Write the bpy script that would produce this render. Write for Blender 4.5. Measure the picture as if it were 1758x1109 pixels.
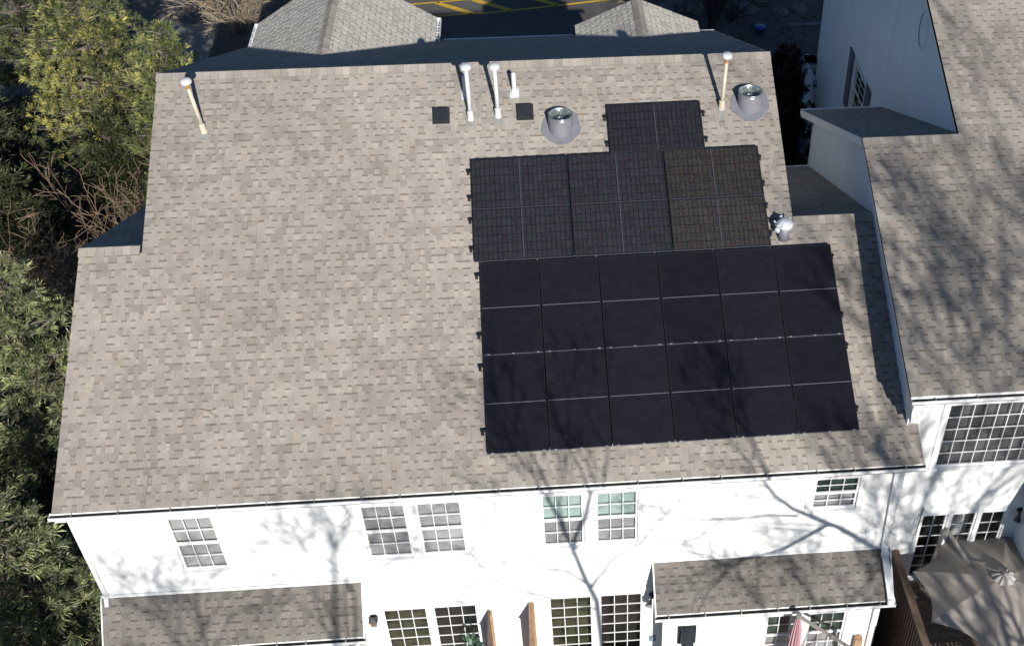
import bpy, math, random
import numpy as np
from mathutils import Vector, Matrix
for o in list(bpy.data.objects): bpy.data.objects.remove(o)
S = bpy.context.scene; COL = S.collection
PI = math.pi
# ---------------- camera ----------------
cam = bpy.data.objects.new('camera', bpy.data.cameras.new('camera')); COL.objects.link(cam); S.camera = cam
cam.data.sensor_width = 36; cam.data.lens = 2087.2/1758*36
cam.data.shift_x = (879-1083.5)/1758; cam.data.shift_y = (638.1-554.5)/1758
cam.data.clip_end = 1500; cam.data.clip_start = .1
Rr = ((0.99669512,-0.08106446,0.00523431),(-0.05203204,-0.68656498,-0.72520424),(0.06238198,0.72253518,-0.68851391))
CAMP = Vector((1.2132,-14.0110,15.1429))
cam.matrix_world = Matrix.Translation(CAMP) @ Matrix((Rr[0],[-a for a in Rr[1]],[-a for a in Rr[2]])).transposed().to_4x4()
# ---------------- sky, sun, exposure ----------------
EL, AZ = math.radians(24), math.radians(-12)
W = bpy.data.worlds.new('World'); S.world = W; W.use_nodes = True
wn = W.node_tree; bg = wn.nodes['Background']; sk = wn.nodes.new('ShaderNodeTexSky')
sk.sky_type = 'NISHITA'; sk.sun_disc = False; sk.sun_elevation = EL; sk.sun_rotation = math.radians(168); sk.ozone_density = 6.0; sk.air_density = 1.0; sk.dust_density = .2
wn.links.new(sk.outputs[0], bg.inputs[0]); bg.inputs[1].default_value = .057
sl = bpy.data.lights.new('sun', 'SUN'); sl.energy = 5.0; sl.angle = math.radians(.5); sl.color = (1, .965, .91)
sun = bpy.data.objects.new('sun', sl); COL.objects.link(sun)
SD = Vector((math.sin(AZ)*math.cos(EL), math.cos(AZ)*math.cos(EL), -math.sin(EL)))
sun.rotation_euler = SD.to_track_quat('-Z', 'Y').to_euler(); sun.location = (10, -40, 40)
S.view_settings.view_transform = 'Standard'; S.view_settings.look = 'None'; S.view_settings.exposure = 0.35; S.view_settings.gamma = 1
# ---------------- materials ----------------
def mat(name, col=(.5,.5,.5), rough=.7, metal=0, noise=0, nscale=8, bump=0, bscale=60, spec=.4, attr=False, rnd=0, blotch=0, bl_scale=.6, bl_col=None, streak=0):
    m = bpy.data.materials.new(name); m.use_nodes = True; t = m.node_tree; N = t.nodes; L = t.links; b = N['Principled BSDF']
    b.inputs['Roughness'].default_value = rough; b.inputs['Metallic'].default_value = metal; b.inputs['Specular IOR Level'].default_value = spec
    c = None
    base = N.new('ShaderNodeRGB'); base.outputs[0].default_value = (*col, 1); c = base.outputs[0]
    tc = N.new('ShaderNodeNewGeometry').outputs['Position']
    def mul(a, bsock, fac=1.0):
        x = N.new('ShaderNodeMix'); x.data_type = 'RGBA'; x.blend_type = 'MULTIPLY'; x.inputs[0].default_value = fac
        L.new(a, x.inputs[6]); L.new(bsock, x.inputs[7]); return x.outputs[2]
    def nz(scale, lo, hi, detail=3, sc=None):
        n = N.new('ShaderNodeTexNoise'); n.inputs['Scale'].default_value = scale; n.inputs['Detail'].default_value = detail
        src = tc
        if sc:
            mp = N.new('ShaderNodeMapping'); mp.inputs['Scale'].default_value = sc; L.new(tc, mp.inputs[0]); src = mp.outputs[0]
        L.new(src, n.inputs['Vector'])
        r = N.new('ShaderNodeMapRange'); r.inputs[1].default_value = .3; r.inputs[2].default_value = .7; r.inputs[3].default_value = lo; r.inputs[4].default_value = hi
        L.new(n.outputs[0], r.inputs[0]); return r.outputs[0]
    if attr:
        a = N.new('ShaderNodeAttribute'); a.attribute_name = 'tint'; c = mul(c, a.outputs['Color'])
    if noise: c = mul(c, nz(nscale, 1-noise, 1+noise*.6))
    if blotch:
        if bl_col is None: c = mul(c, nz(bl_scale, 1-blotch, 1.03, 4))
        else:
            x = N.new('ShaderNodeMix'); x.data_type = 'RGBA'; L.new(nz(bl_scale, -.3, blotch, 5), x.inputs[0]); L.new(c, x.inputs[6]); x.inputs[7].default_value = (*bl_col, 1); c = x.outputs[2]
    if streak: c = mul(c, nz(1, 1-streak, 1.02, 4, (3.5, 3.5, .35)))
    if rnd:
        oi = N.new('ShaderNodeObjectInfo'); r = N.new('ShaderNodeMapRange'); r.inputs[3].default_value = 1-rnd; r.inputs[4].default_value = 1+rnd
        L.new(oi.outputs['Random'], r.inputs[0]); c = mul(c, r.outputs[0])
    L.new(c, b.inputs['Base Color'])
    if bump:
        n = N.new('ShaderNodeTexNoise'); n.inputs['Scale'].default_value = bscale; L.new(tc, n.inputs['Vector'])
        bp = N.new('ShaderNodeBump'); bp.inputs['Strength'].default_value = bump; bp.inputs['Distance'].default_value = .01; L.new(n.outputs[0], bp.inputs['Height']); L.new(bp.outputs[0], b.inputs['Normal'])
    return m
M = {}
M['shingle'] = mat('asphalt_shingle', (.400,.360,.313), .93, noise=.2, nscale=55, bump=.35, bscale=260, attr=True, rnd=.05, blotch=.2, bl_scale=.28, spec=.2, streak=.16)
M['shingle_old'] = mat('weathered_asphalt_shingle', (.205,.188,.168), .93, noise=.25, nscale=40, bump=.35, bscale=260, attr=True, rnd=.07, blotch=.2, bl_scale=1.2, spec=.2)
M['shingle_pale'] = mat('pale_weathered_shingle', (.52,.49,.43), .93, noise=.15, nscale=55, bump=.35, bscale=260, attr=True, spec=.2)
M['shingle_nb'] = mat('neighbour_asphalt_shingle', (.352,.318,.276), .93, noise=.2, nscale=55, bump=.35, bscale=260, attr=True, rnd=.05, blotch=.16, bl_scale=.5, spec=.2, streak=.1)
M['siding'] = mat('white_vinyl_siding', (.80,.80,.78), .5, noise=.02, nscale=3, streak=.05)
M['siding_sky'] = mat('white_siding_sky_tint', (.71,.79,.85), .5, noise=.03, nscale=2, streak=.07)  # white siding on shaded walls; blue sky light put into the base colour
M['trim'] = mat('white_trim_paint', (.82,.82,.81), .4, noise=.03, nscale=6)
M['gutter_in'] = mat('gutter_dark_fill', (.06,.055,.05), .9, noise=.5, nscale=14)
M['frame'] = mat('white_window_vinyl', (.8,.8,.8), .35)
M['black_frame'] = mat('black_anodised_frame', (.014,.014,.017), .35, spec=.5)
M['clamp'] = mat('bright_aluminium', (.62,.62,.64), .35, metal=.7)
M['divider_sun_edge'] = mat('grey_divider_sun_edge', (.17,.18,.22), .4, metal=.3)  # panel dividers, and the sunlight painted on lower frame edges
M['dim_edge'] = mat('dim_busbar_grey', (.07,.075,.095), .4)
M['pvc'] = mat('white_pvc', (.56,.57,.58), .35, noise=.04, nscale=9)
M['pvc_cream'] = mat('weathered_cream_pvc', (.52,.48,.385), .45, noise=.15, nscale=9, blotch=.3, bl_scale=4, bl_col=(.45,.27,.10))
M['rust'] = mat('rust_stain', (.42,.20,.07), .7, noise=.4, nscale=30)
M['sheet'] = mat('grey_painted_sheet_metal', (.20,.20,.225), .55, metal=.1, noise=.12, nscale=7)
M['foil'] = mat('crumpled_bright_foil', (.75,.76,.78), .4, metal=.35, bump=1.0, bscale=14)
M['boot'] = mat('tan_flashing_boot', (.27,.255,.235), .8, noise=.15)
M['galv'] = mat('galvanised_steel', (.42,.47,.47), .33, metal=.85, noise=.2, nscale=25, bump=.6, bscale=18)
M['black_plastic'] = mat('black_vent_plastic', (.018,.02,.028), .55, noise=.2, nscale=10)
M['dark_metal'] = mat('dark_bronze_metal', (.03,.03,.035), .4)
M['wood'] = mat('orange_stained_cedar', (.44,.27,.16), .7, noise=.3, nscale=18, streak=.3)
M['dark_wood'] = mat('dark_stained_wood', (.075,.042,.03), .75, noise=.3, nscale=16, rnd=.15)
M['rail_wood'] = mat('brown_rail_cap_wood', (.17,.11,.075), .75, noise=.3, nscale=14)
M['grey_wood'] = mat('weathered_deck_board', (.25,.2,.16), .85, noise=.25, nscale=10, rnd=.12)
M['canvas'] = mat('taupe_umbrella_canvas', (.33,.29,.255), .9, noise=.08, nscale=30, bump=.2, bscale=120)
M['canvas2'] = mat('light_taupe_canvas', (.36,.34,.32), .9, noise=.08, nscale=30)
M['pink'] = mat('faded_pink_canvas', (.50,.30,.33), .9, noise=.12, nscale=12)
M['pole'] = mat('grey_metal_pole', (.30,.28,.26), .45, metal=.3)
M['blind'] = mat('grey_white_blind', (.55,.555,.55), .8, noise=.16, nscale=3, blotch=.3, bl_scale=2)
M['screen_dark'] = mat('dark_insect_screen', (.16,.165,.175), .9, noise=.2, nscale=3, blotch=.4, bl_scale=2.5)
M['screen'] = mat('grey_insect_screen', (.46,.455,.47), .9, noise=.14, nscale=3, blotch=.3, bl_scale=2.5)
M['aqua'] = mat('aqua_curtain', (.46,.585,.55), .9, noise=.1, nscale=5)
M['dark_room'] = mat('dark_room_interior', (.022,.018,.016), .9, noise=.5, nscale=3)
M['green_room'] = mat('dark_green_interior', (.05,.09,.075), .8, noise=.6, nscale=4)
M['olive'] = mat('olive_painted_reflection', (.085,.09,.045), .9, noise=.6, nscale=5, blotch=.5, bl_scale=3)  # greenish reflection in the door glass, painted on a sheet behind it
M['shutter'] = mat('slate_blue_shutter', (.10,.12,.16), .6)
M['foundation'] = mat('foundation_concrete', (.3,.29,.27), .9, noise=.2, nscale=3)
M['asphalt'] = mat('road_asphalt', (.13,.12,.11), .9, noise=.25, nscale=40, blotch=.35, bl_scale=.35)
M['yellow'] = mat('yellow_road_paint', (.62,.38,.035), .7, noise=.18, nscale=14)
M['concrete'] = mat('pale_concrete', (.24,.235,.22), .9, noise=.15, nscale=6)
M['stone'] = mat('grey_stone', (.16,.155,.145), .9, noise=.3, nscale=5, bump=.6, bscale=14, rnd=.25)
M['ground'] = mat('leaf_litter_soil', (.05,.036,.027), .95, noise=.5, nscale=9, blotch=.6, bl_scale=1.2, bl_col=(.03,.028,.018), bump=.8, bscale=22)
M['litter'] = mat('dry_fallen_leaves', (.085,.05,.034), .9, noise=.3, nscale=3, attr=True)
M['bark'] = mat('grey_brown_bark', (.16,.135,.11), .9, noise=.3, nscale=20)
M['dark_bark'] = mat('dark_bark', (.045,.035,.03), .9, noise=.3, nscale=20)
M['twig'] = mat('tan_dry_twigs', (.33,.26,.18), .85, noise=.25, nscale=12)
M['twig_br'] = mat('brown_twigs', (.27,.19,.125), .85, noise=.3, nscale=12)
M['needle'] = mat('pine_needles', (.098,.118,.046), .55, attr=True, noise=.2, nscale=2, spec=.4)
M['needle_b'] = mat('deep_green_foliage', (.105,.125,.062), .45, attr=True, noise=.2, nscale=2, spec=.5)
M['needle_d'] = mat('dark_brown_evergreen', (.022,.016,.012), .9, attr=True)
M['leaf'] = mat('pot_plant_leaf', (.05,.12,.07), .5)
M['blue'] = mat('blue_plastic', (.03,.08,.35), .5)
M['util'] = mat('blue_grey_metal_box', (.16,.22,.30), .5)
def glass():
    m = bpy.data.materials.new('window_glass'); m.use_nodes = True; t = m.node_tree; N = t.nodes; N.remove(N['Principled BSDF'])
    g = N.new('ShaderNodeBsdfGlossy'); g.inputs['Roughness'].default_value = .03; tr = N.new('ShaderNodeBsdfTransparent'); tr.inputs[0].default_value = (.91,.915,.915,1)
    lw = N.new('ShaderNodeLayerWeight'); lw.inputs[0].default_value = .5; pw = N.new('ShaderNodeMath'); pw.operation = 'POWER'; pw.inputs[1].default_value = 3.0; t.links.new(lw.outputs['Facing'], pw.inputs[0]); mx = N.new('ShaderNodeMixShader')
    mt = N.new('ShaderNodeMath'); mt.operation = 'MULTIPLY_ADD'; mt.inputs[1].default_value = .55; mt.inputs[2].default_value = .05
    t.links.new(pw.outputs[0], mt.inputs[0]); t.links.new(mt.outputs[0], mx.inputs[0]); t.links.new(tr.outputs[0], mx.inputs[1]); t.links.new(g.outputs[0], mx.inputs[2]); t.links.new(mx.outputs[0], N['Material Output'].inputs[0])
    n = N.new('ShaderNodeTexNoise'); n.inputs['Scale'].default_value = 2.2; bp = N.new('ShaderNodeBump'); bp.inputs['Strength'].default_value = .25; bp.inputs['Distance'].default_value = .02
    gm = N.new('ShaderNodeNewGeometry'); t.links.new(gm.outputs['Position'], n.inputs['Vector']); t.links.new(n.outputs[0], bp.inputs['Height']); t.links.new(bp.outputs[0], g.inputs['Normal'])
    return m
M['glass'] = glass()
def solar(name, along, cell, line, spk):
    # printed silicon cells under glass: 6 x 20 half cells; along = local axis of the long side
    m = bpy.data.materials.new(name); m.use_nodes = True; t = m.node_tree; N = t.nodes; L = t.links; b = N['Principled BSDF']
    tc = N.new('ShaderNodeTexCoord'); br = N.new('ShaderNodeTexBrick'); mp = N.new('ShaderNodeMapping'); L.new(tc.outputs['Object'], mp.inputs[0])
    if along == 'y': mp.inputs['Rotation'].default_value = (0, 0, PI/2)
    L.new(mp.outputs[0], br.inputs[0]); br.offset = 0; br.squash = 1
    br.inputs['Scale'].default_value = 1; br.inputs['Brick Width'].default_value = .0875; br.inputs['Row Height'].default_value = .172
    br.inputs['Mortar Size'].default_value = .0035 if along == 'y' else .0055; br.inputs['Mortar Smooth'].default_value = .3; br.inputs['Bias'].default_value = 0
    br.inputs['Color1'].default_value = (*cell, 1); br.inputs['Color2'].default_value = tuple(c*1.25 for c in cell)+(1,); br.inputs['Mortar'].default_value = (*line, 1)
    n = N.new('ShaderNodeTexNoise'); n.inputs['Scale'].default_value = 120; L.new(tc.outputs['Object'], n.inputs[0]); n.inputs['Detail'].default_value = 2
    r = N.new('ShaderNodeMapRange'); r.inputs[1].default_value = .35; r.inputs[2].default_value = .65; r.inputs[3].default_value = 1-spk; r.inputs[4].default_value = 1+spk; L.new(n.outputs[0], r.inputs[0])
    x = N.new('ShaderNodeMix'); x.data_type = 'RGBA'; x.blend_type = 'MULTIPLY'; x.inputs[0].default_value = 1; L.new(br.outputs[0], x.inputs[6]); L.new(r.outputs[0], x.inputs[7])
    oi = N.new('ShaderNodeObjectInfo'); r2 = N.new('ShaderNodeMapRange'); r2.inputs[3].default_value = .88; r2.inputs[4].default_value = 1.12; L.new(oi.outputs['Random'], r2.inputs[0])
    x2 = N.new('ShaderNodeMix'); x2.data_type = 'RGBA'; x2.blend_type = 'MULTIPLY'; x2.inputs[0].default_value = 1; L.new(x.outputs[2], x2.inputs[6]); L.new(r2.outputs[0], x2.inputs[7])
    if along == 'x':   # iridescent reflection speckle painted into the cell colour
        n2 = N.new('ShaderNodeTexNoise'); n2.inputs['Scale'].default_value = 45; L.new(tc.outputs['Object'], n2.inputs[0]); n2.inputs['Detail'].default_value = 1
        x3 = N.new('ShaderNodeMix'); x3.data_type = 'RGBA'; x3.blend_type = 'MULTIPLY'; x3.inputs[0].default_value = .55; ad = N.new('ShaderNodeHueSaturation'); ad.inputs['Saturation'].default_value = 2.2; ad.inputs['Value'].default_value = 2.0
        L.new(n2.outputs['Color'], ad.inputs['Color']); L.new(x2.outputs[2], x3.inputs[6]); L.new(ad.outputs[0], x3.inputs[7]); x2 = x3
    L.new(x2.outputs[2], b.inputs['Base Color']); b.inputs['Roughness'].default_value = .32; b.inputs['Specular IOR Level'].default_value = .35
    return m
M['cell_low'] = solar('solar_cells_plain', 'y', (.0100,.0094,.0137), (.0076,.0073,.0113), .3)
M['cell_up'] = solar('solar_cells_grid_glare', 'x', (.0245,.0235,.028), (.004,.004,.008), .6)  # reflected grid glare painted in as lighter cells and speckle
M['cell_br'] = solar('solar_cells_bronze_glare', 'x', (.033,.030,.028), (.005,.005,.011), .8)  # same painted glare, in a bronze tone
# ---------------- mesh helpers ----------------
class MB:
    def __init__(s): s.v = []; s.f = []; s.c = []
    def face(s, pts, c=None):
        i = len(s.v); s.v += [tuple(p) for p in pts]; s.f.append(tuple(range(i, i+len(pts)))); s.c.append(c or (1,1,1))
    def hexa(s, b, t, c=None, bottom=True):   # b, t: four corner points each
        i = len(s.v); s.v += [tuple(p) for p in b]+[tuple(p) for p in t]
        F = [(4,5,6,7),(0,1,5,4),(1,2,6,5),(2,3,7,6),(3,0,4,7)]
        if bottom: F.append((3,2,1,0))
        for f in F: s.f.append(tuple(i+k for k in f)); s.c.append(c or (1,1,1))
    def box(s, x0, x1, y0, y1, z0, z1, c=None):
        s.hexa([(x0,y0,z0),(x1,y0,z0),(x1,y1,z0),(x0,y1,z0)], [(x0,y0,z1),(x1,y0,z1),(x1,y1,z1),(x0,y1,z1)], c)
    def beam(s, a, b, w, h, up=(0,0,1), c=None):   # rectangular bar from a to b
        a = Vector(a); b = Vector(b); d = (b-a).normalized(); sd = d.cross(Vector(up)).normalized(); u = sd.cross(d)
        q = [sd*w/2-u*h/2, sd*w/2+u*h/2, -sd*w/2+u*h/2, -sd*w/2-u*h/2]
        s.hexa([a+k for k in q], [b+k for k in q], c)
    def tube(s, a, b, r0, r1=None, n=10, cap=True, c=None):
        r1 = r0 if r1 is None else r1; a = Vector(a); b = Vector(b); d = (b-a).normalized()
        x = d.orthogonal().normalized(); y = d.cross(x); i = len(s.v)
        for P_, r in ((a, r0), (b, r1)):
            for k in range(n): s.v.append(tuple(P_+(x*math.cos(2*PI*k/n)+y*math.sin(2*PI*k/n))*r))
        for k in range(n): s.f.append((i+k, i+(k+1)%n, i+n+(k+1)%n, i+n+k)); s.c.append(c or (1,1,1))
        if cap:
            s.f.append(tuple(i+n-1-k for k in range(n))); s.c.append(c or (1,1,1)); s.f.append(tuple(i+n+k for k in range(n))); s.c.append(c or (1,1,1))
    def lathe(s, o, prof, n=24, ax=(0,0,1), c=None):
        o = Vector(o); d = Vector(ax).normalized(); x = d.orthogonal().normalized(); y = d.cross(x); i = len(s.v); m = len(prof)
        for r, h in prof:
            for k in range(n): s.v.append(tuple(o+d*h+(x*math.cos(2*PI*k/n)+y*math.sin(2*PI*k/n))*r))
        for j in range(m-1):
            for k in range(n): s.f.append((i+j*n+k, i+j*n+(k+1)%n, i+(j+1)*n+(k+1)%n, i+(j+1)*n+k)); s.c.append(c or (1,1,1))
    def mesh(s, name, m, off=(0,0,0), smooth=False, tint=False):
        me = bpy.data.meshes.new(name); o = Vector(off)
        me.from_pydata([(a[0]-o.x, a[1]-o.y, a[2]-o.z) for a in s.v], [], s.f)
        if tint:
            at = me.color_attributes.new('tint', 'FLOAT_COLOR', 'CORNER'); buf = []
            for f, c in zip(s.f, s.c): buf += [c[0], c[1], c[2], 1.0]*len(f)
            at.data.foreach_set('color', buf)
        if smooth: me.polygons.foreach_set('use_smooth', [True]*len(me.polygons))
        me.materials.append(m); me.update(); return me
def wl(p): # accumulated location of a parent chain (parents are never rotated unless noted)
    v = Vector((0,0,0))
    while p: v = v+p.location; p = p.parent
    return v
def link(name, me, parent=None, loc=(0,0,0), rot=None):
    o = bpy.data.objects.new(name, me); COL.objects.link(o); o.location = loc
    if rot is not None: o.rotation_euler = rot
    if parent: o.parent = parent
    return o
def part(name, mb, m, parent, smooth=False, tint=False, label=None):   # mb in world coordinates
    off = wl(parent); me = mb.mesh(name, m, off, smooth, tint); o = link(name, me, parent)
    if label: o['label'] = label
    return o
def thing(name, loc, label, cat, group=None):
    o = link(name, None, None, loc); o.empty_display_size = .2; o['label'] = label; o['category'] = cat
    if group: o['group'] = group
    return o
def solo(name, mb, m, label, cat, group=None, smooth=False, tint=False):
    n = len(mb.v); z = min(a[2] for a in mb.v); x = sum(a[0] for a in mb.v)/n; y = sum(a[1] for a in mb.v)/n
    o = link(name, mb.mesh(name, m, (x,y,z), smooth, tint), None, (x,y,z)); o['label'] = label; o['category'] = cat
    if group: o['group'] = group
    return o
def struct(name, mb, m, kind='structure', tint=False, parent=None):
    o = link(name, mb.mesh(name, m, (0,0,0), False, tint), parent); o['kind'] = kind; return o
def split_boards(mb, name, parent):   # every board (8 corner points) becomes its own part
    for k in range(len(mb.v)//8):
        q = MB(); q.hexa(mb.v[8*k:8*k+4], mb.v[8*k+4:8*k+8]); part(name, q, M['trim'], parent)
# ---------------- shingles ----------------
EXP = .1425
rs = random.Random(7)
TONES = [1.03,1.0,1.0,1.0,.98,.95,.87,.85,.82]
def warm(t, rnd):
    k = rnd.random()
    if k < .06: return (t*1.03, t*.975, t*.95)
    return (t, t, t)
def shingle_geo(mb, L, T, rnd, e=EXP, plain=False):
    """one strip, local x 0..L, y 0..e upslope, z out of the roof; T maps local to the target"""
    g = .0015
    def q(x0,x1,y0,y1,za,zb,c,zlow=0):
        mb.hexa([T(x0,y0,zlow),T(x1,y0,zlow),T(x1,y1,zlow),T(x0,y1,zlow)], [T(x0,y0,za),T(x1,y0,za),T(x1,y1,zb),T(x0,y1,zb)], c, False)
    x = g; tooth = rnd.random() < .6
    while x < L-g-.01:
        w = rnd.choice((.07,.09,.11,.13,.16,.21)) if tooth else rnd.choice((.06,.07,.08,.09,.10,.11,.15))
        x1 = min(L-g, x+w)
        if L-g-x1 < .05: x1 = L-g
        if tooth:
            q(x, x1, -.001, e+.012, .0105, .004, warm(rnd.choice(TONES)*1.0, rnd))
        else:
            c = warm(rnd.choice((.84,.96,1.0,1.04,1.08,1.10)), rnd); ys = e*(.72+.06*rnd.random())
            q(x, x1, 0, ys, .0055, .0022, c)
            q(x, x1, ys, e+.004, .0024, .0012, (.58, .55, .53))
        x = x1; tooth = not tooth
SHV = []
for i in range(30):
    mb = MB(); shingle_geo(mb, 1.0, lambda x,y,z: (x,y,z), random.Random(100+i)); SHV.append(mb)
SHM = {}
def variants(m):
    if m not in SHM: SHM[m] = [b.mesh('shingle', M[m], tint=True) for b in SHV]
    return SHM[m]
def shingle_roof(parent, O, U, V, v0, v1, interval, nobj, rnd, skip=None, m='shingle'):
    """O origin, U along the eave, V upslope; interval(v) gives the (u0,u1) runs of one course"""
    O = Vector(O); U = Vector(U); V = Vector(V).normalized(); Nn = U.cross(V).normalized(); off = wl(parent)
    R3 = Matrix((U, V, Nn)).transposed(); segs = []; v = v0; k = 0
    while v < v1-.02:
        e = min(EXP, v1-v)
        for (a, b) in interval(v+e*.5):
            st = a-rnd.choice((0,.17,.33,.5,.67,.83))
            while st < b:
                s0 = max(a, st); s1 = min(b, st+1.0)
                if s1-s0 > .03:
                    if not (skip and skip(s0, s1, v)): segs.append((s0, s1, v, e))
                st += 1.0
        v += EXP; k += 1
    def P_(s, v_): return O+U*s+V*v_
    segs.sort(key=lambda s: (P_((s[0]+s[1])/2, s[2])-CAMP).length)
    rest = MB()
    for i, (s0, s1, v, e) in enumerate(segs):
        p = P_(s0, v)+Nn*.006
        if i < nobj:
            if s1-s0 > .995 and e > EXP-.001: me = rnd.choice(variants(m))
            else:
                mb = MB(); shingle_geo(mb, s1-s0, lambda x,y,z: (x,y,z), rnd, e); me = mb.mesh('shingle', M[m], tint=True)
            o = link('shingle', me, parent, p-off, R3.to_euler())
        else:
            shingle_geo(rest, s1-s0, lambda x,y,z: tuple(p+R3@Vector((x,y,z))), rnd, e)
    if rest.v:
        o = part('shingle_field', rest, M[m], parent, tint=True); o['kind'] = 'stuff'
    return len(segs)
def cap_row(parent, a, b, V1, V2, w1=.17, w2=.15, rnd=rs, joined=False):
    """ridge caps from a to b; V1, V2 the two downslope directions"""
    a = Vector(a); b = Vector(b); U = (b-a); n = max(1, round(U.length/.145)); U.normalize(); st = (b-a).length/n; off = wl(parent)
    V1 = Vector(V1).normalized(); V2 = Vector(V2).normalized(); up = -(V1+V2).normalized(); out = MB(); var = []
    N1 = V1.cross(U).normalized(); N1 = N1 if N1.z > 0 else -N1; N2 = V2.cross(U).normalized(); N2 = N2 if N2.z > 0 else -N2
    def geo(mb, p, c):
        L = st+.01
        for (Vd, w, Nn) in ((V1, w1, N1), (V2, w2, N2)):
            q0 = p+up*.016; q1 = q0+U*L
            e0 = p+Vd*w+Nn*.017; e1 = p+U*L+Vd*w+Nn*.014
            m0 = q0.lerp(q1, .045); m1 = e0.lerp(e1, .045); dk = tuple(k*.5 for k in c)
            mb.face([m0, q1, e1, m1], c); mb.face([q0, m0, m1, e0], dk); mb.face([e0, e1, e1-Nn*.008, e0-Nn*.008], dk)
            mb.face([q0, e0, e0-Nn*.009, q0-up*.009], c); 
    for i in range(6):
        t = (1.06,1.12,.96,1.02,.93,1.17)[i]; mb = MB(); geo(mb, Vector((0,0,0)), (t, t*(.985 if i % 2 else 1), t*(.97 if i % 3 == 0 else 1))); var.append(mb)
    if joined:
        for i in range(n): geo(out, a+U*st*i+up*(.001*(i % 2)), warm(rnd.choice((1,1.05,1.1)), rnd))
        o = part('ridge_cap', out, M['shingle'], parent, tint=True); return
    ms = [v.mesh('ridge_cap', M['shingle'], tint=True) for v in var]
    for i in range(n): link('ridge_cap', rnd.choice(ms), parent, a+U*st*i+up*(.001*(i % 2))-off)
# ---------------- walls ----------------
def lap_wall(mb, O, Sd, Nn, z0, z1, ext, holes=(), lap=.115, depth=.017):
    """horizontal lap siding. Sd runs along the wall, Nn points outwards, ext(z)->(s0,s1), holes (s0,s1,z0,z1)"""
    O = Vector(O); Sd = Vector(Sd); Nn = Vector(Nn); n = int(math.ceil((z1-z0)/lap))
    cuts = sorted(set([round(z0+i*lap, 5) for i in range(n)]+[z1]+[h[k] for h in holes for k in (2,3) if z0 < h[k] < z1]))
    for za, zb in zip(cuts[:-1], cuts[1:]):
        if zb-za < .001: continue
        zm = (za+zb)/2; f = lambda z: depth*(1-((z-z0) % lap)/lap) 
        da = depth*(1-(((za+1e-4-z0) % lap)/lap)); db = depth*(1-(((zb-1e-4-z0) % lap)/lap))
        a0, a1 = ext(za); b0, b1 = ext(zb)
        runs = [(0.0, 1.0)]
        m0, m1 = (a0+b0)/2, (a1+b1)/2
        if m1-m0 < .01: continue
        hs = sorted((h[0], h[1]) for h in holes if h[2] < zm < h[3])
        edges = [('ext0',)]
        pts = []; cur = None
        segs = []; left = None
        xs = [m0]+[x for h in hs for x in h]+[m1]
        for i in range(0, len(xs), 2):
            s, e = xs[i], xs[i+1]
            if e-s < .005: continue
            sa, sb = (a0, b0) if i == 0 else (s, s); ea, eb = (a1, b1) if i+2 == len(xs) else (e, e)
            P_ = lambda s_, z_, d_: O+Sd*s_+Nn*d_+Vector((0,0,z_))
            q = [P_(sa,za,da), P_(ea,za,da), P_(eb,zb,db), P_(sb,zb,db)]
            mb.face(q); mb.face([P_(sa,za,-.002), P_(ea,za,-.002), P_(ea,za,da), P_(sa,za,da)])
G = .06
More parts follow.
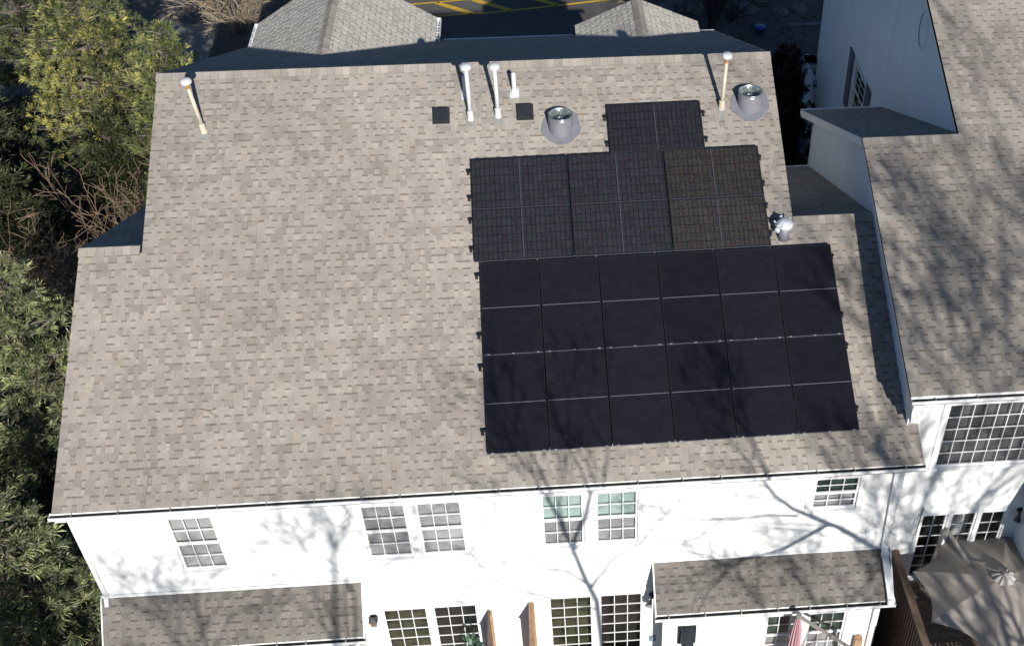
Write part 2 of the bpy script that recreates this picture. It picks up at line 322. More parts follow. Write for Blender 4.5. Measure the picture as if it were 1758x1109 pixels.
def window(parent, x0, x1, z0, z1, y, units=1, cols=3, rows=(2,2), mu=(None,None), casing=.07, name='window', label=None, split=.5, cas_out=.03, mull=.09, door=False, depthroom=.08, axis='x', flip=False):
    """window in a wall that faces -y (axis x) ; built in local coordinates then optionally turned to face -x (axis y)"""
    T = (lambda a,b,c: (a,b,c)) if axis == 'x' else (lambda a,b,c: (b, a, c))
    def bx(mb, a0,a1,b0,b1,c0,c1):
        p = [T(a0,b0,c0),T(a1,b1,c1)]; lo = [min(p[0][i],p[1][i]) for i in range(3)]; hi = [max(p[0][i],p[1][i]) for i in range(3)]
        mb.box(lo[0],hi[0],lo[1],hi[1],lo[2],hi[2])
    mb = MB()
    c = casing; yo = y-cas_out; yi = y+.05
    bx(mb,x0,x0+c,yo,yi,z0,z1); bx(mb,x1-c,x1,yo,yi,z0,z1); bx(mb,x0+c,x1-c,yo,yi,z1-c,z1); bx(mb,x0+c,x1-c,yo-.02,yi,z0,z0+c*.8)
    W_ = x1-x0-2*c; uw = (W_-mull*(units-1))/units; us = []
    for u in range(units):
        a = x0+c+u*(uw+mull); us.append((a, a+uw))
        if u: bx(mb, a-mull, a, yo+.004, yi, z0+c*.8, z1-c)
    w = part(name, mb, M['frame'], parent, label=label)
    zb, zt = z0+c*.8, z1-c; zm = zb+(zt-zb)*split; off = wl(w)
    sash = MB(); mun = MB(); panes = {}
    for ui, (a, b) in enumerate(us):
        secs = [(zm, zt, rows[0], 0)] + ([(zb, zm, rows[1], 1)] if rows[1] else [])
        for (s0, s1, nr, k) in secs:
            ys = y+.0+.018*k; f = .042
            bx(sash,a,a+f,ys,ys+.03,s0,s1); bx(sash,b-f,b,ys,ys+.03,s0,s1); bx(sash,a+f,b-f,ys,ys+.03,s1-f,s1); bx(sash,a+f,b-f,ys,ys+.03,s0,s0+f)
            pw = (b-a-2*f)/cols; ph = (s1-s0-2*f)/nr
            for i in range(1, cols): bx(mun, a+f+pw*i-.0065, a+f+pw*i+.0065, ys+.004, ys+.024, s0+f, s1-f)
            for j in range(1, nr): bx(mun, a+f, b-f, ys+.0045, ys+.0235, s0+f+ph*j-.0065, s0+f+ph*j+.0065)
            key = (round(pw,4), round(ph,4))
            if key not in panes:
                pm = MB(); bx(pm, -pw/2+.009, pw/2-.009, -.002, .002, -ph/2+.009, ph/2-.009); panes[key] = pm.mesh('pane', M['glass'])
            for i in range(cols):
                for j in range(nr): link('pane', panes[key], w, Vector(T(a+f+pw*(i+.5), ys+.014, s0+f+ph*(j+.5)))-off)
            mtn = mu[k] if not isinstance(mu[k], tuple) else mu[k][ui]
            if mtn:
                bm = MB(); bx(bm, a+.002, b-.002, y+depthroom+.01*k, y+depthroom+.014+.01*k, s0, s1); part('blind' if mtn in ('blind','aqua','screen') else 'pane_backing', bm, M[mtn], w)
    part('sash', sash, M['frame'], w); 
    if mun.v: part('muntin', mun, M['frame'], w)
    jb = MB()  # reveal round the opening
    bx(jb, x0+c*.5, x1-c*.5, yi, y+depthroom+.03, z0+.01, z0+.02); bx(jb, x0+c*.5, x1-c*.5, y+depthroom+.03, y+depthroom+.05, z0, z1)
    part('reveal', jb, M['dark_room'], w)
    return w
def gutter(parent, x0, x1, y, z, rnd, name='gutter', gap=.75):
    """y,z: top back edge at the fascia; hangs towards -y"""
    mb = MB(); w = .115; h = .10; t = .004
    mb.box(x0, x1, y-w, y-w+t, z-h*.62, z-.012); mb.box(x0, x1, y-w-.008, y-w+.012, z-.012, z)
    mb.hexa([(x0,y-w,z-h*.62-t),(x1,y-w,z-h*.62-t),(x1,y-.02,z-h-t),(x0,y-.02,z-h-t)], [(x0,y-w,z-h*.62),(x1,y-w,z-h*.62),(x1,y-.02,z-h),(x0,y-.02,z-h)])
    mb.box(x0, x0+t, y-w+t, y-t, z-h, z-.002); mb.box(x1-t, x1, y-w+t, y-t, z-h, z-.002); mb.box(x0, x1, y-t, y, z-h, z)
    g = part(name, mb, M['trim'], parent)
    d = MB(); d.box(x0+.01, x1-.01, y-w+.008, y-.008, z-h+.012, z-h*.45); part('gutter_fill', d, M['gutter_in'], g)  # dark strip laid along the inside of the gutter
    n = int((x1-x0)/gap)
    for i in range(n):
        x = x0+(i+.5+rnd.uniform(-.12,.12))*(x1-x0)/n; b = MB(); b.beam((x,y-.006,z-.009), (x+rnd.uniform(-.01,.03),y-w+.002,z-.003), .018, .005); part('bracket', b, M['clamp'], g)
    return g
def downspout(parent, pts, w=.075, d=.055, name='downspout'):
    mb = MB()
    for a, b in zip(pts[:-1], pts[1:]): mb.beam(a, b, w, d, up=(0,-1,0) if abs(a[2]-b[2]) > .2 else (0,0,1))
    o = part(name, mb, M['trim'], parent)
    for p in pts[1:-1]:
        s = MB(); s.box(p[0]-w*.56, p[0]+w*.56, p[1]-d*.62, p[1]+d*.62, p[2]-.05, p[2]+.05); part('elbow', s, M['trim'], o)
    return o
# ---------------- ground, street ----------------
TP = math.radians(24.8); ct, st_ = math.cos(TP), math.sin(TP); tt = math.tan(TP)
ZS, ZY = -5.9, -8.6
def gz(x, y):
    k = min(1, max(0, (y-1.5)/7.0)); k = k*k*(3-2*k); return ZY+(ZS-.04-ZY)*k
mb = MB(); xs = [-260,-120,-60,-35,-26]+[-22+1.1*i for i in range(41)]+[26,35,60,120,260]; ys = [-260,-120,-60,-35]+[-26+1.3*i for i in range(50)]+[45,60,90,140,260]
rg = random.Random(3); idx = {}
for j, y in enumerate(ys):
    for i, x in enumerate(xs):
        idx[i,j] = len(mb.v); mb.v.append((x, y, gz(x,y)+(rg.uniform(-.05,.03) if y < 22 else 0)))
for j in range(len(ys)-1):
    for i in range(len(xs)-1): mb.f.append((idx[i,j],idx[i+1,j],idx[i+1,j+1],idx[i,j+1])); mb.c.append((1,1,1))
struct('ground', mb, M['ground'])
mb = MB(); mb.box(-60, 70, 22.6, 40, ZS-.2, ZS); road = struct('road', mb, M['asphalt'])
mb = MB(); mb.box(-10, 70, 22.35, 22.6, ZS-.2, ZS+.12); mb.box(10.2, 70, 25.6, 25.7, ZS+.001, ZS+.05); mb.box(-60, 70, 40, 40.3, ZS-.2, ZS+.13); struct('kerb', mb, M['concrete'])
def stripe(mb, a, b, w):
    a = Vector((a[0],a[1],0)); b = Vector((b[0],b[1],0)); d = (b-a).normalized(); n = Vector((-d.y,d.x,0))*w/2; h = Vector((0,0,ZS+.005))
    mb.face([a-n+h, b-n+h, b+n+h, a+n+h])
for a, b, w in [((-2.6,27.22),(-.45,27.36),.11), ((-.452,27.36),(1.9,27.72),.11), ((1.9,27.72),(4.9,28.25),.13), ((-4.5,28.07),(4.6,29.15),.10), ((-2.45,28.28),(-1.1,27.33),.22), ((-1.1,28.42),(.25,27.52),.22), ((.65,28.65),(2.0,27.79),.22), ((2.4,28.85),(3.7,28.1),.22)]:
    mb = MB(); stripe(mb, a, b, w); o = struct('road_marking', mb, M['yellow'])
mb = MB(); mb.box(-12.6, -10.1, 23.0, 27.2, ZS-.2, ZS+.03); struct('pavement', mb, M['concrete'])
# fallen leaves on the slope beside the house and behind it
def leaves_on_ground(n, x0, x1, y0, y1, rnd):
    mb = MB()
    for i in range(n):
        x = rnd.uniform(x0,x1); y = rnd.uniform(y0,y1); z = gz(x,y)+.03+rnd.uniform(0,.03); a = rnd.uniform(0,6.28); s = rnd.uniform(.04,.1)
        u = Vector((math.cos(a),math.sin(a),rnd.uniform(-.3,.3)))*s; w = Vector((-math.sin(a),math.cos(a),rnd.uniform(-.3,.3)))*s*.6; p = Vector((x,y,z)); k = rnd.choice((.5,.8,1,1.4,2.4))
        mb.face([p-u,p-w,p+u,p+w], (k,k*.95,k*.9))
    return mb
struct('leaf_litter', leaves_on_ground(9000, -19, -6.9, -3, 22, random.Random(5)), M['litter'], 'stuff', True)
struct('leaf_litter', leaves_on_ground(2500, 5.5, 14, 15, 27, random.Random(6)), M['litter'], 'stuff', True)
# ---------------- our townhouse ----------------
house = thing('townhouse', (0, 7, ZY), 'white sided townhouse with solar panels on its broad tan shingle roof', 'house')
YW = -.25; XL, XR = -6.95, 7.22; RV = 7.93
def RP(u, v, n=0): return Vector((u, v*ct-n*st_, v*st_+n*ct))
def tri_ext(): pass
# front wall
wins = [(-5.53,-4.66,-2.28,-.77), (-2.30,-.46,-2.27,-.745), (.75,2.63,-2.27,-.70), (5.53,6.56,-1.70,-.66)]
doors = [(-2.33,-.40,-5.75,-3.70), (.76,2.76,-5.75,-3.64)]
mb = MB(); lap_wall(mb, (0,YW,0), (1,0,0), (0,-1,0), ZY+.3, -.36, lambda z: (XL,XR), [(a+.03,b-.03,c+.03,d-.03) for a,b,c,d in wins+doors])
part('wall', mb, M['siding'], house)
mb = MB(); lap_wall(mb, (XL,0,0), (0,-1,0), (-1,0,0), ZY+.3, 1.55, lambda z: (-min(8.1, 7.6-(z+.1)/tt), -max(YW,(z+.10)/tt if z > -.2 else YW)))
part('side_wall', mb, M['siding'], house)
mb = MB(); lap_wall(mb, (-5.86,0,0), (0,-1,0), (-1,0,0), -3, 3.2, lambda z: (-min(13.9, 14.4-(z+.1)/tt), -max(.3,(z+.10)/tt)))
part('gable_wall', mb, M['siding'], house); mb = MB(); lap_wall(mb, (5.58,0,0), (0,1,0), (1,0,0), -3, 3.2, lambda z: (max(.3,(z+.10)/tt), min(13.9, 14.4-(z+.1)/tt)))
part('gable_wall', mb, M['siding'], house); mb = MB(); lap_wall(mb, (XR,0,0), (0,1,0), (1,0,0), ZY+.3, 1.5, lambda z: (max(YW,(z+.10)/tt), min(8.1, 7.6-(z+.1)/tt)))
part('gable_wall', mb, M['siding'], house)
mb = MB(); mb.box(-5.84, 5.56, 13.75, 13.9, ZY, .05); mb.box(XL+.01, -5.9, 8.0, 8.15, ZY, -.5); mb.box(5.6, XR-.01, 8.0, 8.15, ZY, -.5); part('street_wall', mb, M['siding'], house)
mb = MB(); mb.box(XL+.03, XR-.03, YW+.02, 7.9, ZY-.3, ZY+.31); part('foundation', mb, M['foundation'], house)
mb = MB(); mb.box(XL-.018, XL+.09, YW-.022, YW-.0175, ZY+.3, -.36); mb.box(XL-.022, XL-.0175, YW-.018, YW+.09, ZY+.3, -.36); part('corner_board', mb, M['trim'], house)
# roof deck (front) as one slab of three strips, sheets under shingles
def slab(mb, pts, n, t=.09):
    n = Vector(n).normalized(); mb.hexa([Vector(p)-n*t for p in pts], [Vector(p) for p in pts])
NF = (0,-st_,ct); NB = (0,st_,ct); DU = Vector((0,ct,st_)); YR = RV*ct; ZR = RV*st_
WV = 4.28; WY, WZ = WV*ct, WV*st_
def BP(u, s, wing=False): # point on the back slope, s down from the ridge
    y0, z0 = (WY,WZ) if wing else (YR,ZR); return Vector((u, y0+s*ct, z0-s*st_))
mb = MB()
slab(mb, [RP(-7.09,-.55), RP(-6.0,-.55), RP(-6.0,WV-.003), RP(-7.09,WV-.003)], NF); slab(mb, [RP(-6.0,-.55), RP(5.72,-.55), RP(5.72,RV), RP(-6.0,RV)], NF); slab(mb, [RP(5.72,-.55), RP(7.2,-.55), RP(7.2,WV-.003), RP(5.72,WV-.003)], NF)
slab(mb, [RP(7.2,-.55), RP(7.40,-.55), RP(7.40,.42), RP(7.2,.42)], NF)
roof = part('roof', mb, M['shingle'], house)
A0 = (0.0, 0.0)  # array rotation
ar = math.radians(.563); ca, sa = math.cos(ar), math.sin(ar)
def skip(s0, s1, v):
    if 0.12 < v < 3.4 and s0 > .12 and s1 < 6.2: return True
    if 3.72 < v < 5.5 and s0 > .06 and s1 < 5.1: return True
    return False
def iv(v):
    if v < .42: return [(-7.09, 7.41)]
    if v < WV-.1: return [(-7.09, 7.235)]
    if v < RV-.02: return [(-6.0, 5.72)]
    return []
n1 = shingle_roof(roof, (0,0,0), (1,0,0), DU, -.572, RV-.1, iv, 300, random.Random(11), skip)
cap_row(roof, RP(5.725,RV,.008), RP(-6.005,RV,.008), -DU, (0,ct,-st_))
cap_row(roof, RP(-6.03,WV,.008), RP(-7.095,WV,.008), -DU, (0,ct,-st_)); cap_row(roof, RP(6.93,WV,.008), RP(5.73,WV,.008), -DU, (0,ct,-st_)); cap_row(roof, RP(7.22,WV,.008), RP(6.935,WV,.008), -DU, (0,ct,-st_))
# back slopes
mb = MB(); BL = 7.7
slab(mb, [BP(-6.0,.001), BP(5.72,.001), BP(5.72,BL), BP(-6.0,BL)], NB); slab(mb, [BP(-7.09,.001,1), BP(-6.0,.001,1), BP(-6.0,5.35,1), BP(-7.09,5.35,1)], NB); slab(mb, [BP(5.72,.001,1), BP(7.2,.001,1), BP(7.2,5.45,1), BP(5.72,5.45,1)], NB)
broof = part('back_roof', mb, M['shingle'], house)
def course_field(parent, O, U, V, L, H, rnd, e=EXP, runs=None, m='shingle'):
    """joined rows of shingle tabs for slopes that are too small to pick pieces from"""
    mb = MB(); O = Vector(O); U = Vector(U).normalized(); V = Vector(V).normalized(); Nn = U.cross(V).normalized(); v = 0
    while v < H-.01:
        ee = min(e, H-v); a, b = runs(v+ee/2) if runs else (0, L)
        if b-a > .05:
            p = O+U*a+V*v+Nn*.006; shingle_geo(mb, b-a, lambda x,y,z: tuple(p+U*x+V*y+Nn*z), rnd, ee)
        v += e
    o = part('shingle_field', mb, M[m], parent, tint=True); o['kind'] = 'stuff'
course_field(broof, BP(5.72,BL), (-1,0,0), (0,-ct,st_), 11.72, BL-.1, random.Random(21))
course_field(broof, BP(-6.0,5.35,1), (-1,0,0), (0,-ct,st_), 1.09, 5.2, random.Random(22)); course_field(broof, BP(7.2,5.45,1), (-1,0,0), (0,-ct,st_), 1.48, 5.3, random.Random(23))
mb = MB(); e0 = BP(0,BL); mb.box(-6.0,-5.75,e0.y+.001,e0.y+.1,e0.z-.12,e0.z-.01); mb.box(-1.15,2.1,e0.y+.001,e0.y+.1,e0.z-.12,e0.z-.01); mb.box(5.2,5.72,e0.y+.001,e0.y+.1,e0.z-.12,e0.z-.01); e0 = BP(0,5.45,1); mb.box(5.73,7.2,e0.y+.001,e0.y+.1,e0.z-.12,e0.z-.02); part('rear_gutter', mb, M['trim'], house)
# street-side gables
def street_gable(xr, zr, hw, drop, y0, y1, rnd, gut):
    mb = MB(); L = math.hypot(hw, drop)
    a = Vector((xr,y0,zr)); b = Vector((xr,y1,zr))
    for s in (-1, 1):
        V_ = Vector((s*hw,0,-drop)); n = Vector((s*drop,0,hw)); p = [a, b, b+V_, a+V_]
        if s > 0: p = p[::-1]
        slab(mb, p, n, .1)
    g = part('gable_roof', mb, M['shingle'], house)
    course_field(g, (xr+hw, y0, zr-drop), (0,1,0), (-hw,0,drop), y1-y0, L-.09, rnd, m='shingle_pale')
    course_field(g, (xr-hw, y1, zr-drop), (0,-1,0), (hw,0,drop), y1-y0, L-.09, rnd, m='shingle_pale')
    cap_row(g, (xr,y0,zr+.008), (xr,y1,zr+.008), (hw,0,-drop), (-hw,0,-drop), .14, .14, rnd)
    w = MB(); yy = y1-.18
    w.hexa([(xr-hw*.93,yy-.1,-3),(xr+hw*.93,yy-.1,-3),(xr+hw*.93,yy,-3),(xr-hw*.93,yy,-3)], [(xr-hw*.93,yy-.1,zr-drop-.06),(xr+hw*.93,yy-.1,zr-drop-.06),(xr+hw*.93,yy,zr-drop-.06),(xr-hw*.93,yy,zr-drop-.06)])
    w.face([(xr-hw*.93,yy,zr-drop-.06),(xr+hw*.93,yy,zr-drop-.06),(xr,yy,zr-.12)]); part('gable_front', w, M['siding'], house)
    if gut:
        for s in (-1, 1):
            q = MB(); x = xr+s*hw; q.box(min(x,x+s*.1), max(x,x+s*.1), 13.3, y1+.01, zr-drop-.13, zr-drop-.1)
            q.box(x+s*.09-.006, x+s*.09+.006, 13.3, y1+.01, zr-drop-.1, zr-drop-.01); q.box(min(x,x+s*.1), max(x,x+s*.1), y1, y1+.012, zr-drop-.1, zr-drop-.01)
            gg = part('gable_gutter', q, M['trim'], house)
            for k in range(4): h_ = MB(); h_.box(min(x,x+s*.09), max(x,x+s*.09), 13.45+k*.3, 13.475+k*.3, zr-drop-.02, zr-drop-.012); part('bracket', h_, M['trim'], gg)
street_gable(-3.48, 1.92, 2.2, 1.36, 9.6, 14.5, random.Random(31), True)
street_gable(3.72, 1.02, 1.55, .68, 12.0, 14.25, random.Random(32), False)
# rake boards, fascia, gutters
mb = MB()
for x, v0_, v1_ in ((-7.07,-.56,WV), (-5.98,WV+.02,RV), (5.70,WV+.02,RV)):
    mb.beam(RP(x,v0_,-.075), RP(x,v1_,-.075), .03, .14, up=NF)
mb.beam(RP(7.39,-.56,-.075), RP(7.39,.42,-.075), .03, .14, up=NF)
split_boards(mb, 'rake_board', house)
mb = MB(); ye, ze = -.572*ct+.02, -.572*st_; mb.box(-7.09, 7.40, ye+.012, ye+.03, ze-.17, ze-.02); mb.box(-7.09, 7.40, ye+.03, YW+.02, ze-.172, ze-.155); part('fascia', mb, M['trim'], house)
mb = MB(); mb.box(-7.11,-6.93,YW-.02,ye-.0,ze-.24,ze-.06); part('cornice_return', mb, M['trim'], house)
gutter(house, -7.14, 7.43, ye+.012, ze-.015, random.Random(41))
# bump-outs with lean-to roofs
def bump(x0, x1, zt, zb, yb, rnd, holes, left_end=True, seed=0):
    yf = -.82; LV = Vector((0, -(YW-(-.97)), zb-zt)); O = Vector((x0, -.97, zb)); V = Vector((0, .72, zt-zb)); H = V.length; V.normalize()
    mb = MB(); lap_wall(mb, (0,yf,0), (1,0,0), (0,-1,0), ZY+.3, zb+.02, lambda z: (x0+.14,x1-.14), holes); part('bump_out_wall', mb, M['siding'], house)
    mb = MB()
    for x, sd in ((x0+.14,-1),(x1-.14,1)):
        dz = (zt-zb)/.72
        lap_wall(mb, (x,0,0), (0,-sd*-1.0,0), (sd,0,0), ZY+.3, zt-.05, lambda z: ((max(yf, -.97+(z-zb+.09)/dz), YW) if sd > 0 else (max(yf, -.97+(z-zb+.09)/dz), YW)))
    part('bump_out_side', mb, M['siding'], house)
    mb = MB(); n = Vector((0,-V.z,V.y)); slab(mb, [O, O+Vector((x1-x0,0,0)), O+Vector((x1-x0,0,0))+V*H, O+V*H], n, .07)
    r = part('lean_to_roof', mb, M['shingle'], house)
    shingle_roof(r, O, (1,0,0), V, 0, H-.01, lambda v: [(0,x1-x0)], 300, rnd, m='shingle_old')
    f = MB(); f.box(x0,x1,YW-.035,YW-.013,zt-.02,zt+.05); part('flashing', f, M['trim'], house)
    f = MB()
    for x in (x0-.012, x1+.012): f.beam(O+Vector((x-x0,0,-.05)), O+Vector((x-x0,0,-.05))+V*H, .022, .1, up=n)
    f.box(x0, x1, -.95, -.93, zb-.13, zb-.01); f.box(x0+.1, x1-.1, -.93, yf, zb-.13, zb-.115); part('fascia', f, M['trim'], house)
    gutter(house, x0-.03, x1+.04, -.955, zb-.012, rnd, gap=.62)
bump(-7.1, -2.5, -2.84, -3.56, 0, random.Random(51), [])
bump(2.84, 7.26, -2.80, -3.49, 0, random.Random(52), [(4.93,6.52,-5.3,-3.93)])
window(house, 4.88, 6.56, -5.35, -3.88, -.82, 2, 3, (2,2), ('green_room','screen'), label='double window with dark green upper panes under the right lean-to roof')
window(house, *wins[0], YW, 1, 3, (2,2), ('blind','blind'), casing=.045, label='single twelve pane window near the left corner')
window(house, *wins[1], YW, 2, 3, (2,2), (('screen','blind'),('screen','blind')), casing=.05, mull=.16)
window(house, *wins[2], YW, 2, 3, (2,2), ('aqua','screen'), casing=.09, mull=.20, label='double window with aqua curtains behind its upper panes')
window(house, *wins[3], YW, 1, 3, (2,2), ('green_room','screen'), casing=.11, label='small wide window near the right end')
window(house, *doors[0], YW, 2, 3, (6,0), (('olive','dark_room'),None), casing=.075, name='patio_door', split=0, mull=.09, depthroom=.25, label='patio door with olive reflections in the left leaf')
window(house, *doors[1], YW, 2, 3, (6,0), (('olive','dark_room'),None), casing=.10, name='patio_door', split=0, mull=.12, depthroom=.25)
mb = MB(); mb.box(.74,2.80,YW-.045,YW-.013,-3.635,-3.56); part('door_head_trim', mb, M['trim'], house)
yy = YW-.05
downspout(house, [(7.05,ye-.05,ze-.1),(7.05,yy,ze-.42),(7.12,yy,-2.72)])
downspout(house, [(7.14,yy-.0,-2.70),(7.14,-.42,-2.82),(7.20,-1.02,-3.42),(7.20,-1.03,-3.5)], .12, .07)
downspout(house, [(-6.99,ye-.05,ze-.1),(-6.99,yy,ze-.3),(-6.99,yy,-2.75),(-6.99,-.42,-2.92)], .07, .05)
downspout(house, [(7.02,-1.0,-3.6),(7.02,-.875,-3.85),(7.02,-.875,-8.2)])
# ---------------- neighbour ----------------
nb = thing('townhouse', (12, 8, ZY), 'neighbouring white townhouse on the right with a higher tan roof and side gable walls', 'house')
ns = .39; nt = math.atan(ns); nc, nsn = math.cos(nt), math.sin(nt); NE = Vector((0,.12,.80))
def NP(x, y, d=0): return Vector((x, y-d*nsn, .80+ns*(y-.12)+d*nc))
X1, X2 = 7.33, 9.02; YN = .45; BY = 4.93; BZ = .80+ns*(BY-.12); bs = .485; NRY = 8.6; NRZ = .80+ns*(NRY-.12)
mb = MB(); NX = 15.0
slab(mb, [NP(X1-.16,.12), NP(X2-.06,.12), NP(X2-.06,BY), NP(X1-.16,BY)], (0,-nsn,nc), .07); slab(mb, [NP(X2-.06,.12), NP(NX,.12), NP(NX,NRY), NP(X2-.06,NRY)], (0,-nsn,nc), .07)
nroof = part('roof', mb, M['shingle'], nb)
Vn = Vector((0,nc,nsn)); vb = (BY-.12)/nc; vr = (NRY-.12)/nc
shingle_roof(nroof, (0,.12-.02,.80-.008), (1,0,0), Vn, 0, vr-.05, lambda v: [(X1-.17, 13.2)] if v < vb-.1 else [(X2-.06, 13.2)], 300, random.Random(61), m='shingle_nb')
cap_row(nroof, (X2-.06,BY,BZ+.012), (X1-.17,BY,BZ+.012), (0,-nc,-nsn), (0,1,-bs)); cap_row(nroof, (NX,NRY,NRZ+.012), (X2-.06,NRY,NRZ+.012), (0,-nc,-nsn), (0,1,-.5), joined=True)
mb = MB(); bl = Vector((0,1,-bs)).normalized(); nB = (0,bs,1)
p0, p1 = Vector((X1-.16,BY+.001,BZ)), Vector((X1-.16,9.72,BZ-bs*(9.72-BY))); dx = Vector((X2+.02-X1+.16,0,0))
slab(mb, [p0, p0+dx, p1+dx+Vector((.1,0,0)), p1], nB, .07)
q0, q1 = Vector((X2-.06,NRY+.001,NRZ)), Vector((X2-.06,16.5,NRZ-.47*(16.5-NRY))); dx2 = Vector((NX-X2+.06,0,0)); slab(mb, [q0, q0+dx2, q1+dx2, q1], (0,.47,1), .07)
nbr = part('back_roof', mb, M['shingle'], nb)
course_field(nbr, p1+dx, (-1,0,0), -bl, dx.x, (p1-p0).length-.08, random.Random(62))
course_field(nbr, q1+Vector((4,0,0)), (-1,0,0), (0,-1,.47), 4.0, (q1-q0).length-.08, random.Random(63))
mb = MB(); e1 = p1; mb.box(e1.x-.02, X2-.01, e1.y+.001, e1.y+.10, e1.z-.12, e1.z-.01); part('rear_gutter', mb, M['trim'], nb)
# side walls of the neighbour, facing our roof
def ext1(z): # wall X1
    lo = YN if z < .86 else .12+(z-.80+.05)/ns
    hi = min(9.15, BY+(BZ-.09-z)/bs)
    return (-hi, -lo)
mb = MB(); lap_wall(mb, (X1,0,0), (0,-1,0), (-1,0,0), ZY+.3, BZ-.07, ext1); part('side_wall', mb, M['siding_sky'], nb)
def ext2(z):
    lo = BY-.3 if z < BZ-.3 else .12+(z-.80+.05)/ns
    hi = min(NRY+(NRZ-.09-z)/.47, 16.08) if z > -1.95 else 17.2
    return (-min(hi,17.2), -lo)
mb = MB(); lap_wall(mb, (X2,0,0), (0,-1,0), (-1,0,0), ZY+.3, -1.95, lambda z: (-(17.2 if z < -2.62 else 16.08), -(BY-.3))); part('gable_wall', mb, M['siding_sky'], nb); mb = MB(); lap_wall(mb, (X2,0,0), (0,-1,0), (-1,0,0), -1.949, NRZ-.07, ext2, [(-12.45,-11.15,-1.35,.10)]); part('gable_wall', mb, M['siding_sky'], nb)
mb = MB(); mb.box(X2+.01, 15, 16.0, 16.1, ZY, .5); mb.box(X1+.01, X2, 9.1, 9.17, ZY, .3); part('street_wall', mb, M['siding_sky'], nb)
mb = MB()
for (x, y, z0_, z1_) in ((X1, 9.18, ZY+.4, .30), (X2, 16.1, -1.95, .5), (X2, 17.2, ZY+.4, -2.7), (X1, YN, ZY+.4, .78)):
    mb.box(x-.022, x+.0, y-.09, y+.015, z0_, z1_)
mb.box(X1-.02, X1+.09, YN-.022, YN-.0175, ZY+.4, .78); split_boards(mb, 'corner_board', nb)
mb = MB()
mb.beam(NP(X1-.145,.10,-.08), NP(X1-.145,BY,-.08), .025, .13, up=(0,-nsn,nc)); mb.beam(NP(X2-.045,BY+.35,-.08), NP(X2-.045,NRY,-.08), .025, .13, up=(0,-nsn,nc))
mb.beam(p0+Vector((-.012,0,-.07)), p1+Vector((-.012,0,-.07)), .025, .15, up=nB); mb.beam(q0+Vector((-.012,0,-.07)), q1+Vector((-.012,0,-.07)), .025, .15, up=(0,.47,1))
split_boards(mb, 'rake_board', nb)
mb = MB()
for k in range(3): mb.box(X2-.30+.04*k, X2-.013, 16.12+.3*k, 16.40+.3*k, -2.1-.15*k, -2.02-.15*k); part('cornice_return', mb, M['trim'], nb)
mb = MB(); mb.box(X1-.12,X1+.16,.03,YN-.013,.42,.74); mb.box(X1-.09,X1+.12,.08,YN-.013,.28,.42); mb.box(X1-.06,X1+.10,.14,YN-.013,.12,.28); part('cornice_return', mb, M['trim'], nb)
nwin = (7.93,10.35,-1.46,.30); nd = (7.98,9.76,-4.70,-2.66)
mb = MB(); lap_wall(mb, (0,YN,0), (1,0,0), (0,-1,0), ZY+.3, .72, lambda z: (X1,15), [(a+.03,b-.03,c+.03,d-.03) for a,b,c,d in (nwin,nd)]); part('wall', mb, M['siding'], nb)
window(nb, *nwin, YN, 1, 10, (5,0), ('screen_dark',None), casing=.09, split=0, label='wide grid window of many small panes under the eave')
window(nb, *nd, YN, 3, 2, (6,0), (('dark_room','blind','dark_room'),None), casing=.07, name='patio_door', split=0, depthroom=.25, mull=.06)
mb = MB(); lap_wall(mb, (9.97,0,0), (0,-1,0), (-1,0,0), ZY+.3, -2.3, lambda z: (-YN, .75)); lap_wall(mb, (0,-.75,0), (1,0,0), (0,-1,0), ZY+.3, -2.3, lambda z: (9.97,15)); part('bump_out_wall', mb, M['siding_sky'], nb)
mb = MB(); slab(mb, [(9.85,-.9,-2.5),(15,-.9,-2.5),(15,YN,-1.8),(9.85,YN,-1.8)], (0,-.7,1.35), .06); lr = part('lean_to_roof', mb, M['shingle'], nb)
course_field(lr, (9.85,-.9,-2.5), (1,0,0), (0,1.35,.7), 5, 1.5, random.Random(66))
mb = MB(); mb.box(X1-.15, 15, .10, .115, .62, .79); mb.box(X1+.1, 15, .115, YN, .615, .63); part('fascia', mb, M['trim'], nb)
gutter(nb, X1-.17, 14.9, .098, .785, random.Random(42))
mb = MB(); mb.box(X1+.02, 15, YN+.02, 15.9, ZY-.3, ZY+.31); part('foundation', mb, M['foundation'], nb)
# shuttered window and blind oval on the gable wall
window(nb, 11.17, 12.43, -1.33, .08, X2, 1, 2, (3,2), ('green_room','green_room'), casing=.07, axis='y', label='window between slate blue shutters on the gable wall')
for y0_, y1_ in ((10.72,11.12),(12.48,12.88)):
    mb = MB(); mb.box(X2-.05, X2-.013, y0_, y1_, -1.4, .15)
    s = part('shutter', mb, M['shutter'], nb); lv = MB()
    for k in range(22): lv.hexa([(X2-.066,y0_+.05,-1.34+k*.066),(X2-.066,y1_-.05,-1.34+k*.066),(X2-.051,y1_-.05,-1.34+k*.066),(X2-.051,y0_+.05,-1.34+k*.066)], [(X2-.056,y0_+.05,-1.29+k*.066),(X2-.056,y1_-.05,-1.29+k*.066),(X2-.051,y1_-.05,-1.29+k*.066),(X2-.051,y0_+.05,-1.29+k*.066)])
    part('louvre', lv, M['shutter'], s)
mb = MB(); c0 = Vector((X2-.03,7.95,3.55)); mb.v = []; n = 28
def oval(r0, r1, x):
    i = len(mb.v)
    for k in range(n): a = 2*PI*k/n; mb.v.append((x, c0.y+r0*math.cos(a)*.62, c0.z-.35+r0*math.sin(a)))
    for k in range(n): a = 2*PI*k/n; mb.v.append((x-.02, c0.y+r1*math.cos(a)*.62, c0.z-.35+r1*math.sin(a)))
    for k in range(n): mb.f.append((i+k,i+(k+1)%n,i+n+(k+1)%n,i+n+k)); mb.c.append((1,1,1))
    return i
